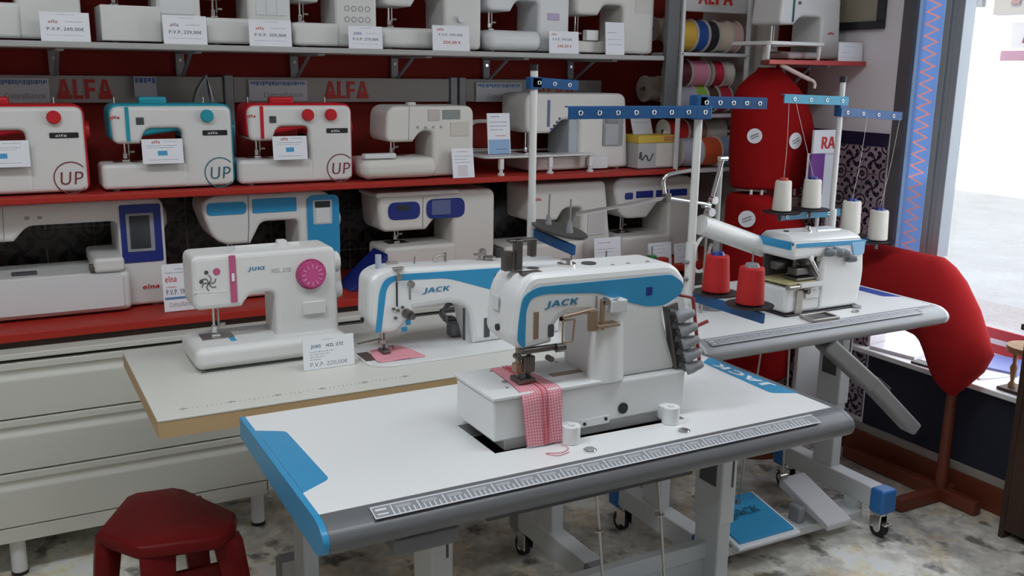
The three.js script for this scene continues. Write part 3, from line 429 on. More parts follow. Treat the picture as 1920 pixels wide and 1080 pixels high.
{ const t = topMachine(1.205, 1.588, 'white machine with a long smooth free arm and clear throat', { c: 0.62, bh: 1.645, br: 0.02 }); dial(t, 1.5, 1.68, -3.16, 0.012, M.cool); }
{ const t = topMachine(1.6, 1.955, 'grey white machine with a polished rounded bed', { c: 0.62, bh: 1.648, mat: M.cool, br: 0.03, bf: 0.03 }); plate(t, 'badge', 1.86, 1.91, 1.69, 1.715, -3.16, std(0.5, 0.42, 0.6, 0.5), 0.003); }
{ const t = topMachine(1.97, 2.345, 'boxy white machine with dark printed motifs at the end of the grey shelf', { c: 0.6, bh: 1.62, mat: M.cream, br: 0.006 }); plate(t, 'motif_print', 2.25, 2.335, 1.73, 1.8, -3.16, printMat(128, 128, (k) => { k.fillStyle = '#d6d2cb'; k.fillRect(0, 0, 128, 128); k.strokeStyle = '#26262c'; k.lineWidth = 5; for (let i = 0; i < 14; i++) { k.beginPath(); k.arc(rnd() * 128, rnd() * 128, 8 + rnd() * 12, 0, 4); k.stroke(); } }), 0.002, 0.002); part(t, 'accessory_box', rbox(2.02, 2.075, 1.621, 1.66, -3.17, -3.14, 0.004), M.white); }
const pvp = (p, c, n) => cardMat([['~', 90, 14, 90, '#b0b2bc'], [n, 40, 74, 28, c], ['~', 130, 60, 90, '#9a9ca8'], ['P.V.P. ' + p, 30, 122, 30, '#6e7080'], ['~', 30, 150, 190, '#b4bcd0']]);
note('price_card', 'price card leaning on the cut-off machine at the shelf end', 0.165, 0.295, 1.571, 1.652, -3.105, pvp('249,00€', '#b05a58', 'alfa'), 'card', -0.08);
note('price_card', 'price card leaning on the machine with the square free arm', 0.497, 0.624, 1.571, 1.655, -3.105, pvp('229,00€', '#8a6a76', 'alfa'), 'card', -0.08);
note('price_card', 'price card with a red brand bar below the square stitch windows', 0.752, 0.886, 1.571, 1.652, -3.105, pvp('359,00€', '#c0504a', 'alfa'), 'card', -0.08);
note('price_card', 'price card with a blue brand name below the round stitch symbols', 1.075, 1.193, 1.571, 1.643, -3.105, pvp('279,00€', '#4a5a9a', 'JUKI'), 'card', -0.08);
note('price_card', 'wide price card with a red price at the machine with the smooth arm', 1.375, 1.515, 1.571, 1.655, -3.105, cardMat([['alfa', 30, 40, 26, '#b05a58'], ['P.V.P. 399,00€', 40, 80, 26, '#8084a0'], ['259,00 €', 70, 140, 32, '#b8584e']]), 'card', -0.08);
note('price_card', 'price card with a red price at the machine with the polished bed', 1.838, 1.965, 1.571, 1.65, -3.105, cardMat([['alfa', 20, 36, 24, '#b05a58'], ['P.V.P. 399,00€', 30, 80, 26, '#8084a0'], ['249,00 €', 70, 140, 32, '#b8584e']]), 'card', -0.08);
note('price_card', 'tall narrow price card at the boxy machine with printed motifs', 2.085, 2.17, 1.571, 1.69, -3.105, cardMat([['~', 30, 60, 120, '#8a8c98'], ['~', 30, 100, 190, '#a6b0c8'], ['~', 30, 130, 190, '#a6b0c8']]), 'card', -0.08);
// ------------------------------------------------------------------ ribbon rack by the corner
{
  const t = thing('ribbon_rack', 'white ribbon rack with an ALFA header and three shelves', 'rack', [2.6, 1.105, -3.2]);
  part(t, 'header', rbox(2.445, 2.79, 1.745, 1.9, -3.145, -3.125, 0.004), std(0.62, 0.6, 0.6, 0.5));
  for (const [ch, x, w] of [['A', 2.53, 0.045], ['L', 2.58, 0.03], ['F', 2.617, 0.034], ['A', 2.656, 0.047]]) part(t, 'letter', text(ch, x, 1.775, -3.125, 0.06, w, 0.003), M.redLogo);
  for (const x of [2.438, 2.778]) part(t, 'side_post', rbox(x, x + 0.014, 1.105, 1.9, -3.118, -3.1, 0.003), M.cool);
  for (const [y, x0] of [[1.573, 2.44], [1.33, 2.44], [1.108, 2.525]]) part(t, 'shelf_board', rbox(x0, 2.79, y, y + 0.014, -3.3, -3.1, 0.003), M.cool);
  for (const [y, z] of [[1.655, -3.19], [1.505, -3.19], [1.41, -3.19], [1.268, -3.19], [1.185, -3.175]]) part(t, 'rod', bar([2.44, y, z], [2.79, y, z], 0.006), M.cool);
  const cols = { yellow: [0.78, 0.50, 0.06], blue: [0.01, 0.09, 0.42], black: [0.012, 0.012, 0.02], cream: [0.72, 0.6, 0.46], blush: [0.75, 0.48, 0.42], maroon: [0.13, 0.02, 0.03], pink: [0.8, 0.3, 0.42], crimson: [0.6, 0.02, 0.06], lime: [0.35, 0.6, 0.08], brown: [0.1, 0.06, 0.05], red: [0.6, 0.02, 0.02], tan: [0.3, 0.2, 0.14], ivory: [0.75, 0.7, 0.6], silver: [0.55, 0.56, 0.68], orange: [0.8, 0.12, 0.04], sky: [0.38, 0.55, 0.82] };
  const cm = {}; for (const k in cols) cm[k] = std(...cols[k], 0.38, 0, { bumpMap: weave, bumpScale: 0.0005 });
  const fl = std(0.62, 0.58, 0.54, 0.55);
  const spool = (x0, x1, y, z, r, col, row) => {
    const s = thing('ribbon_spool', `spool of ${col} satin ribbon on the ${row} of the ribbon rack`, 'spool', [(x0 + x1) / 2, y - r, z], 'ribbon spools on the rack');
    part(s, 'ribbon', disc((x0 + x1) / 2, y, z, r * 0.9, x1 - x0 - 0.004, 'x'), cm[col]);
    for (const x of [x0 + 0.0015, x1 - 0.0015]) { const f = part(s, 'flange', disc(x, y, z, r, 0.003, 'x'), fl); if (x < x0 + 0.003) part(f, 'hub_hole', disc(x - 0.0018, y, z, r * 0.17, 0.0015, 'x'), M.black); }
    return s;
  };
  for (const [y, z, r, row, list] of [
    [1.655, -3.19, 0.066, 'top shelf', [[2.457, 2.54, 'yellow'], [2.542, 2.6, 'blue'], [2.602, 2.655, 'black'], [2.657, 2.725, 'cream'], [2.727, 2.776, 'blush']]],
    [1.505, -3.19, 0.058, 'second rod', [[2.457, 2.53, 'maroon'], [2.532, 2.62, 'pink'], [2.64, 2.7, 'crimson'], [2.702, 2.75, 'ivory']]],
    [1.405, -3.19, 0.056, 'third rod', [[2.457, 2.56, 'silver'], [2.562, 2.62, 'lime'], [2.622, 2.68, 'brown'], [2.682, 2.75, 'crimson']]],
    [1.27, -3.22, 0.05, 'fourth rod', [[2.457, 2.56, 'red'], [2.562, 2.66, 'tan'], [2.662, 2.76, 'ivory']]],
    [1.188, -3.17, 0.064, 'bottom shelf', [[2.485, 2.59, 'silver'], [2.592, 2.69, 'orange'], [2.692, 2.77, 'sky']]]])
    for (const [a, b, c] of list) spool(a, b, y, z, r, c, row);
  spool(2.50, 2.56, 1.685, -3.38, 0.05, 'ivory', 'left end, behind the grey upright,').userData.label = 'pale ribbon spool behind the boxy machine and the grey upright';
  spool(2.455, 2.53, 1.44, -3.36, 0.055, 'cream', 'left').userData.label = 'pale ribbon spool under the upper shelf behind the grey upright';
  const b = thing('spool_peg', 'thin wooden wall pegs holding two pale spools behind the upright', 'peg', [2.52, 1.4, -3.4]);
  part(b, 'peg', [bar([2.60, 1.685, -3.38], [2.48, 1.685, -3.38], 0.005), bar([2.595, 1.685, -3.38], [2.595, 1.685, -3.482], 0.005)], M.wood); part(b, 'peg', [bar([2.57, 1.44, -3.36], [2.44, 1.44, -3.36], 0.005), bar([2.565, 1.44, -3.36], [2.565, 1.44, -3.482], 0.005)], M.wood);
}
// ------------------------------------------------------------------ corner shelf with a machine, picture, dress forms
{
  const s = thing('wall_shelf', 'short red wall shelf above the red dress form', 'shelf', [2.8, 1.54, -2.85]);
  part(s, 'shelf_board', slab([[2.525, -2.7, 0.006], [3.026, -2.7, 0.006], [3.026, -3.0], [2.76, -3.0]], 1.56, 0.017), std(0.5, 0.06, 0.05, 0.4));
  const b = part(s, 'bracket', [rbox(2.87, 2.89, 1.42, 1.543, -3.0, -2.99, 0.002), rbox(2.87, 2.89, 1.535, 1.543, -3.0, -2.75, 0.002)], M.grey); part(b, 'strut', flat([2.88, 1.43, -2.985], [2.88, 1.535, -2.85], 0.008, 0.012), M.midgrey);
  part(s, 'hook_arm', [bar([2.60, 1.542, -2.72], [2.69, 1.49, -2.66], 0.008), tube([[2.69, 1.49, -2.66], [2.70, 1.487, -2.655], [2.71, 1.475, -2.65], [2.708, 1.458, -2.65]], 0.006, 12)], std(0.62, 0.5, 0.47, 0.35));
  const Z = -2.79, t = dm({ label: 'white sewing machine with a dark teal thread strip on the short red shelf', X0: 2.7, X1: 2.972, xr: 2.955, Y0: 1.56, Y1: 1.86, zf: Z, d: 0.16, hx0: 2.662, hl: 2.647, hx1: 2.722, hb: 1.691, ax: 2.756, ab: 1.723, cx: 2.862, bh: 1.592, wheel: null, r: 0.02, wheelY: 1.76, bf: 0.004 });
  plate(t, 'threading_strip', 2.708, 2.717, 1.70, 1.82, Z, std(0.02, 0.09, 0.11, 0.4), 0.002); plate(t, 'badge', 2.735, 2.748, 1.765, 1.776, Z, M.darkgrey, 0.002); part(t, 'logo', text('alfa', 2.9, 1.66, Z, 0.01, 0.03), M.redLogo);
  const e = thing('extension_table', 'white extension table on tapered legs around the machine on the short red shelf', 'table', [2.76, 1.56, -2.77]);
  part(e, 'tabletop', slab([[2.535, -2.93, 0.02], [2.858, -2.93, 0.005], [2.858, -2.79, 0.005], [2.81, -2.715, 0.01], [2.535, -2.715, 0.02]], 1.626, 0.013, [[[2.64, -2.9], [2.76, -2.9], [2.76, -2.8], [2.64, -2.8]]]), M.white);
  for (const [x, z] of [[2.545, -2.73], [2.798, -2.73], [2.62, -2.83]]) part(e, 'leg', disc(x, 1.587, z, 0.006, 0.054, 'y', 0.009), M.white);
  note('price_card', 'white price card at the end of the short red shelf', 2.885, 3.012, 1.56, 1.63, -2.712, cardMat([['~', 70, 40, 110, '#b4b6c0'], ['~', 40, 100, 90, '#8a7078'], ['~', 40, 150, 150, '#b4b6c0']]), 'card', -0.06);
  const p = thing('framed_picture', 'dark framed picture hanging on the white wall beside the window', 'picture', [3.015, 1.68, -2.75]);
  part(p, 'frame', [rbox(3.008, 3.028, 1.68, 1.71, -2.98, -2.628, 0.003), rbox(3.008, 3.028, 1.71, 2.1, -2.66, -2.628, 0.003), rbox(3.008, 3.028, 1.71, 2.1, -2.98, -2.95, 0.003), rbox(3.008, 3.028, 2.1, 2.13, -2.98, -2.628, 0.003)], std(0.02, 0.018, 0.025, 0.35));
  part(p, 'print', box(3.018, 3.027, 1.708, 2.102, -2.952, -2.658), std(0.33, 0.29, 0.22, 0.4));
}
const ell = (cx, cy, cz, rx, rz, n = 26, tiltX = 0, tiltZ = 0) => Array.from({ length: n }, (_, j) => { const a = -j / n * 6.28318, x = rx * Math.cos(a), z = rz * Math.sin(a); return [cx + x, cy + tiltX * x + tiltZ * z, cz + z]; });
{
  const st = (t, x, y, z, r, turn) => { const s = part(t, 'round_sticker', disc(0, 0, 0, r, 0.003, 'z').rotateY(turn).translate(x, y, z), M.paper); part(s, 'sticker_print', [bar([-r * 0.55, -r * 0.1, 0.002], [r * 0.5, r * 0.35, 0.002], 0.0014), bar([-r * 0.45, -r * 0.4, 0.002], [r * 0.55, r * 0.05, 0.002], 0.0014)].map((g) => g.rotateY(turn).translate(x, y, z)), M.darkgrey); };
  const t = thing('dress_form', 'red torso dress form with two white round stickers under the short shelf', 'dress form', [2.69, 1.05, -2.84]);
  part(t, 'torso', loft([ell(2.69, 1.075, -2.84, 0.155, 0.10), ell(2.69, 1.085, -2.84, 0.163, 0.105), ell(2.692, 1.15, -2.84, 0.175, 0.11), ell(2.7, 1.22, -2.84, 0.19, 0.118), ell(2.703, 1.28, -2.84, 0.192, 0.12), ell(2.69, 1.35, -2.84, 0.18, 0.115), ell(2.672, 1.42, -2.84, 0.158, 0.1), ell(2.662, 1.46, -2.84, 0.132, 0.085), ell(2.66, 1.495, -2.84, 0.09, 0.065), ell(2.66, 1.515, -2.84, 0.055, 0.05), ell(2.66, 1.532, -2.84, 0.042, 0.042)]), M.redCloth);
  st(t, 2.5435, 1.28, -2.7685, 0.028, -0.73); st(t, 2.703, 1.262, -2.7185, 0.031, 0);
  for (const [x, z] of [[2.565, -2.79], [2.6, -2.77], [2.615, -2.79], [2.8, -2.8]]) part(t, 'peg', bar([x, 1.04, z], [x, 1.085, z], 0.006), M.cool);
  const u = thing('dress_form', 'red full-length dress form with one white sticker behind the overlock table', 'dress form', [2.7, 0, -2.82]);
  part(u, 'torso', loft([ell(2.68, 0.3, -2.82, 0.13, 0.1), ell(2.68, 0.32, -2.82, 0.15, 0.12), ell(2.69, 0.6, -2.82, 0.18, 0.13), ell(2.71, 0.78, -2.82, 0.215, 0.135), ell(2.7, 0.88, -2.82, 0.205, 0.13), ell(2.66, 0.96, -2.82, 0.165, 0.115), ell(2.6, 1.02, -2.82, 0.1, 0.1), ell(2.585, 1.045, -2.82, 0.085, 0.085), ell(2.585, 1.055, -2.82, 0.07, 0.07)]), M.redCloth);
  st(u, 2.512, 0.97, -2.745, 0.032, -0.8); part(u, 'stand', [bar([2.68, 0.02, -2.82], [2.68, 0.32, -2.82], 0.016), disc(2.68, 0.012, -2.82, 0.16, 0.024)], M.redWood);
  // form leaning by the window on a wooden stand
  const w = thing('dress_form', 'red cloth dress form on a wooden pole stand in front of the window sill', 'dress form', [2.93, 0, -2.1]);
  const O = [[0.84, -2.6], [0.86, -2.587], [0.892, -2.462], [0.89, -2.317], [0.889, -2.19], [0.868, -2.15], [0.824, -2.099], [0.735, -2.031], [0.651, -1.989], [0.588, -1.961], [0.52, -1.985], [0.46, -2.03], [0.412, -2.071]];
  const I = [[0.68, -2.58], [0.657, -2.562], [0.624, -2.429], [0.6, -2.32], [0.59, -2.25], [0.582, -2.232], [0.565, -2.21], [0.535, -2.19], [0.505, -2.175], [0.48, -2.163], [0.45, -2.142], [0.425, -2.115], [0.408, -2.084]];
  const rings = O.map((o, i) => { const p = I[i], r = Math.hypot(o[0] - p[0], o[1] - p[1]) / 2, cy = (o[0] + p[0]) / 2, cz = (o[1] + p[1]) / 2, uy = (o[0] - p[0]) / 2, uz = (o[1] - p[1]) / 2; return Array.from({ length: 30 }, (_, j) => { const q = j / 30 * 6.28318, k = 1 + 0.025 * Math.sin(3 * q + i * 1.3); return [2.915 + Math.min(0.095, r * 0.85) * Math.sin(q) * k, cy + uy * Math.cos(q), cz + uz * Math.cos(q)]; }); });
  part(w, 'torso', loft(rings), std(0.34, 0.012, 0.014, 0.9, 0, { specularIntensity: 0.3, bumpMap: weave, bumpScale: 0.0008 }));
  part(w, 'pole', disc(2.945, 0.235, -2.105, 0.022, 0.4, 'y', 0.017), M.redWood);
  part(w, 'cross_foot', [rbox(2.72, 3.01, 0, 0.05, -2.125, -2.085, 0.006), rbox(2.925, 2.965, 0.002, 0.052, -2.55, -1.95, 0.006)], M.redWood);
}
{ // easel with a board and a purple poster, behind the overlock
  const t = thing('display_easel', 'white display easel with red letters RA and a purple poster', 'display', [2.85, 0.785, -2.7]);
  part(t, 'header', box(2.735, 2.86, 1.218, 1.305, -2.665, -2.655), M.paper); part(t, 'lettering', text('RA', 2.775, 1.235, -2.655, 0.045, 0.07, 0.002), M.redLogo);
  part(t, 'poster', box(2.73, 2.80, 1.06, 1.215, -2.665, -2.656), std(0.16, 0.03, 0.24, 0.4)); part(t, 'board', box(2.72, 2.86, 0.99, 1.217, -2.668, -2.6655), M.cool);
  for (const x of [2.80, 2.855]) part(t, 'leg', rbox(x, x + 0.012, 0.5, 1.3, -2.682, -2.668, 0.003), M.cool);
  part(t, 'foot', rbox(2.76, 2.9, 0, 0.5, -2.69, -2.67, 0.004), M.cool);
}
{ // things on the window sill
  const s = thing('shop_sign', 'red sign board with pale print standing on the window sill', 'sign', [3.42, 0.45, -2.35]);
  part(s, 'board', rbox(3.40, 3.41, 0.452, 0.55, -2.72, -1.95, 0.002), std(0.6, 0.06, 0.07, 0.6, 0, { transmission: 0.25 })); for (let i = 0; i < 9; i++) part(s, 'print_bar', box(3.397, 3.3995, 0.475, 0.51, -2.6 + i * 0.02, -2.588 + i * 0.02), M.paper); part(s, 'print_block', box(3.397, 3.3995, 0.475, 0.525, -2.36, -2.31), M.paper); part(s, 'print_line', box(3.397, 3.3995, 0.49, 0.51, -2.29, -2.2), M.paper);
  const bk = (x0, x1, z0, z1, y, h, m, label, turn) => { const o = solo('magazine', label, 'magazine', [(x0 + x1) / 2, y, (z0 + z1) / 2], box(x0, x1, y, y + h, z0, z1), m); o.rotation.y = turn; };
  bk(3.02, 3.22, -2.55, -2.36, 0.451, 0.012, std(0.7, 0.72, 0.74, 0.3), 'glossy white magazine at the far end of the window sill', 0.15);
  bk(3.0, 3.05, -2.33, -2.2, 0.451, 0.008, M.darkgrey, 'thin dark folder near the sill edge beside the red form', 0.1); bk(3.16, 3.36, -2.28, -2.06, 0.451, 0.015, std(0.16, 0.22, 0.5, 0.4), 'blue magazine on the sill beside the red sign', 0.3); bk(3.06, 3.2, -2.2, -2.06, 0.451, 0.006, M.paper, 'white sheet on the sill between the red form and the turned stand', -0.2);
  const c = thing('turned_stand', 'small turned wooden stand on a dark board on the window sill', 'stand', [3.06, 0.45, -1.9]);
  const tl = (x, z) => lathe([[0.012, 0], [0.012, 0.012], [0.006, 0.02], [0.01, 0.05], [0.013, 0.07], [0.006, 0.085], [0.008, 0.11], [0.013, 0.128], [0.006, 0.14]], x, 0.462, z, 14);
  part(c, 'base_board', rbox(3.01, 3.1, 0.451, 0.462, -1.985, -1.83, 0.003), M.darkWood); for (const z of [-1.955, -1.86]) part(c, 'turned_leg', tl(3.05, z), M.wood); part(c, 'seat', disc(3.05, 0.61, -1.905, 0.075, 0.02), M.wood);
  const d = thing('wooden_cabinet', 'dark brown wooden cabinet beside the window wall', 'cabinet', [2.93, 0, -1.5]);
  part(d, 'side_panel', rbox(2.872, 3.01, 0, 0.72, -1.82, -1.8, 0.004), M.darkWood); part(d, 'body', rbox(2.872, 3.01, 0.03, 0.71, -1.8, -1.1, 0.004), M.darkWood); part(d, 'top_board', rbox(2.86, 3.012, 0.72, 0.74, -1.83, -1.09, 0.004), M.darkWood);
}
// ------------------------------------------------------------------ industrial tables
const rulerMat = printMat(2048, 48, (k, w, h) => {
  k.fillStyle = '#8b8d92'; k.fillRect(0, 0, w, h); k.strokeStyle = '#d8dade'; k.lineWidth = 4; k.strokeRect(3, 3, w - 6, h - 6); k.fillStyle = '#d8dade';
  for (let i = 0; i < 100; i++) { const x = 70 + i * 19.4; k.fillRect(x, i % 5 ? h - 24 : 8, 5, i % 5 ? 20 : h - 12); if (!(i % 5)) { k.fillStyle = '#a9abb1'; k.fillRect(x + 16, 12, 58, 10); k.fillStyle = '#d8dade'; } } k.fillRect(14, 12, 40, 8); k.fillRect(14, 30, 40, 6);
});
const bullProf = (y, z, zb) => [[zb, y], [z, y + 0.001], [z + 0.028, y - 0.002, 0.01], [z + 0.05, y - 0.013, 0.012], [z + 0.06, y - 0.028, 0.012], [z + 0.053, y - 0.048, 0.015], [z + 0.018, y - 0.065, 0.01], [zb, y - 0.067]];
function standLeg(t, x, y, zc, o) {                    // column with height slot, foot along z, caps and castors
  const w = o.w ?? 0.042, dz = o.dz ?? 0.09, top = y - 0.04;
  const c = part(t, 'column', [rbox(x - w / 2, x + w / 2, 0.1, 0.46, zc - dz / 2, zc + dz / 2, 0.005), rbox(x - w / 2 - 0.004, x + w / 2 + 0.004, 0.4, top, zc - dz / 2 - 0.006, zc + dz / 2 + 0.006, 0.006)], M.standGrey);
  part(c, 'slot', rbox(x + w * 0.18, x + w * 0.18 + 0.006, 0.5, 0.66, zc + dz / 2 + 0.004, zc + dz / 2 + 0.008, 0.002), M.darkgrey); part(c, 'clamp_bolt', [disc(x + w * 0.18 + 0.003, 0.655, zc + dz / 2 + 0.012, 0.009, 0.016, 'z', 0.009, 6), disc(x + w * 0.18 + 0.003, 0.655, zc + dz / 2 + 0.009, 0.013, 0.003, 'z')], M.chrome);
  if (o.port) part(c, 'port', rbox(x - w / 2 - 0.0065, x - w / 2 - 0.003, 0.5, 0.62, zc - dz * 0.35, zc + dz * 0.35, 0.002), M.darkgrey);
  part(t, 'top_rail', rbox(x - 0.025, x + 0.025, top, y - 0.03, zc - 0.24, zc + 0.2, 0.004), M.standGrey);
  const z0 = o.z0 ?? zc - 0.22, z1 = o.z1 ?? zc + 0.24;
  const f = part(t, 'foot', [rbox(x - 0.03, x + 0.03, 0.1, 0.17, z0, z1, 0.005)], M.standGrey);
  for (const [z, s] of [[z0, -1], [z1, 1]]) {
    part(f, 'foot_cap', rbox(x - 0.036, x + 0.036, 0.088, 0.174, Math.min(z - s * 0.012, z + s * 0.045), Math.max(z - s * 0.012, z + s * 0.045), 0.012), o.cap ?? std(0.02, 0.15, 0.44, 0.35));
    const k = part(t, 'castor', [disc(x, 0.085, z + s * 0.012, 0.02, 0.014), rbox(x - 0.019, x - 0.014, 0.03, 0.082, z - 0.015, z + 0.03, 0.003), rbox(x + 0.014, x + 0.019, 0.03, 0.082, z - 0.015, z + 0.03, 0.003), rbox(x - 0.012, x + 0.016, 0.045, 0.052, z + s * 0.03 - 0.012, z + s * 0.03 + 0.018, 0.003)], M.chrome);
    part(k, 'wheel', [disc(x, 0.029, z + s * 0.012, 0.029, 0.024, 'x')], M.black); part(k, 'hub', disc(x, 0.029, z + s * 0.012, 0.013, 0.027, 'x'), M.cool);
  }
}
function indTable(o) {
  const { x0, x1, zb, zf, y } = o, t = thing('sewing_table', o.label, 'table', [(x0 + x1) / 2, 0, (zb + zf) / 2]);
  part(t, 'tabletop', slab([[x0 + 0.012, zb, 0.002], [x1 - 0.012, zb, 0.002], [x1 - 0.012, zf, 0.001], [x0 + 0.012, zf, 0.001]], y, 0.032, o.holes ?? [], 0.001), o.top ?? M.tableTop);
  part(t, 'front_edge', sweepX(bullProf(y, zf, zf - 0.01).map((p, i) => i === 0 || i === 7 ? [zf + 0.0005, p[1]] : p), x0 + 0.012, x1 - 0.012), o.nose ?? M.bullnose);
  for (const [a, b, m] of [[x0, x0 + 0.0118, o.left], [x1 - 0.0118, x1, o.right]]) part(t, 'side_edge', sweepX(bullProf(y + 0.0005, zf, zb).map((p, i) => i === 7 ? [zb, y - 0.047] : p), a, b, 0.001), m);
  const P = bullProf(y, zf, zb), A = [P[1][0] + 0.014, P[1][1] + 0.0005], B = [P[3][0] - 0.004, P[3][1] + 0.006];
  if (o.ruler) part(t, 'ruler', quad([o.ruler[0], B[1], B[0]], [o.ruler[1], B[1], B[0]], [o.ruler[1], A[1], A[0]], [o.ruler[0], A[1], A[0]]).translate(0, 0.0012, 0.0016), rulerMat);
  for (const [pts, m] of o.inlays ?? []) part(t, 'corner_inlay', slab(pts, y + 0.0012, 0.0022, [], 0.0004), m ?? M.blueTrim);
  return t;
}
{ // front table
  const t = indTable({ label: 'white sewing table with a blue side edge and a long ruler front', x0: 0.425, x1: 1.652, zb: -1.995, zf: -1.468, y: 0.77, left: M.blueTrim, right: M.bullnose, ruler: [0.52, 1.556],
    holes: [[[0.825, -1.745], [1.29, -1.745], [1.29, -1.56], [0.826, -1.572]]],
    inlays: [[[[0.4375, -1.9], [0.492, -1.87, 0.012], [0.498, -1.602, 0.012], [0.4375, -1.565]]], [[[1.594, -1.87, 0.01], [1.64, -1.9], [1.64, -1.578], [1.583, -1.606, 0.012]]]] });
  part(t, 'lettering', text('JACK', 0, 0, 0, 0.032, 0.2, 0.0008).rotateX(-Math.PI / 2).rotateY(Math.PI / 2).translate(1.632, 0.7713, -1.64), M.paper);
  for (const x of [1.003, 1.238]) part(t, 'cap_nut', [disc(x, 0.771, -1.5, 0.014, 0.004), disc(x, 0.7735, -1.5, 0.011, 0.003)], M.chrome);
  part(t, 'oil_pan', [box(0.8, 1.31, 0.64, 0.646, -1.76, -1.55), box(0.8, 0.806, 0.646, 0.737, -1.76, -1.55), box(1.304, 1.31, 0.646, 0.737, -1.76, -1.55), box(0.806, 1.304, 0.646, 0.737, -1.76, -1.754), box(0.806, 1.304, 0.646, 0.737, -1.556, -1.55)], M.darkgrey);
  part(t, 'control_box', rbox(0.56, 0.685, 0.675, 0.712, -1.6, -1.435, 0.008), M.bullnose);
  part(t, 'under_rail', rbox(0.46, 1.62, 0.692, 0.72, -1.5, -1.475, 0.004), M.grey);
  standLeg(t, 0.766, 0.77, -1.74, { z0: -1.95, z1: -1.45 }); standLeg(t, 1.548, 0.77, -1.74, { z0: -1.95, z1: -1.45, port: true });
  part(t, 'cross_panel', [rbox(0.785, 1.53, 0.29, 0.335, -1.765, -1.735, 0.004), box(0.785, 1.53, 0.16, 0.29, -1.757, -1.745)], M.standGrey);
  for (const [x, z] of [[1.118, -1.66], [1.29, -1.66]]) part(t, 'pedal_rod', [bar([x, 0.70, z], [x + 0.045, 0.16, z + 0.03], 0.0035), disc(x + 0.014, 0.5, z + 0.01, 0.012, 0.003)], M.steel);
  const p = part(t, 'pedal', rbox(1.05, 1.42, 0.13, 0.15, -1.68, -1.45, 0.006), M.blueTrim); part(t, 'pedal_bar', rbox(0.79, 1.51, 0.1, 0.135, -1.62, -1.585, 0.004), M.standGrey);
}
{ // cream table behind it
  const t = thing('sewing_table', 'cream topped sewing table with a raw wood edge carrying the slim arm machine', 'table', [0.865, 0, -2.33]);
  const L = 0.265, R = 1.48, B = -2.63, F = -2.05;
  part(t, 'tabletop', slab([[L, B, 0.003], [R, B, 0.003], [R, F, 0.003], [L, F, 0.003]], 0.77, 0.004, [], 0.0008), M.creamTop); part(t, 'core', box(L + 0.001, R - 0.001, 0.728, 0.766, B + 0.001, F - 0.001), M.edgeWood);
  for (let i = 0; i < 6; i++) part(t, 'ruler_mark', ext([[0.318 + i * 0.105, 0, 0.001], [0.336 + i * 0.105, 0, 0.001], [0.327 + i * 0.105, 0.008, 0.001]], 0, 0.0008, 0).rotateX(-Math.PI / 2).translate(0, 0.7712, -2.1), M.grey);
  part(t, 'ruler_line', Array.from({ length: 52 }, (_, i) => box(0.325 + i * 0.0105, 0.3262 + i * 0.0105, 0.77, 0.7707, -2.105, i % 5 ? -2.1 : -2.094)), M.grey);
  standLeg(t, 0.64, 0.77, -2.28, { z0: -2.43, z1: -2.03, cap: M.midgrey }); standLeg(t, 1.387, 0.77, -2.28, { z0: -2.43, z1: -2.03, cap: M.midgrey });
  part(t, 'crossbar', rbox(0.66, 1.37, 0.66, 0.7, -2.3, -2.27, 0.004), M.standGrey);
}
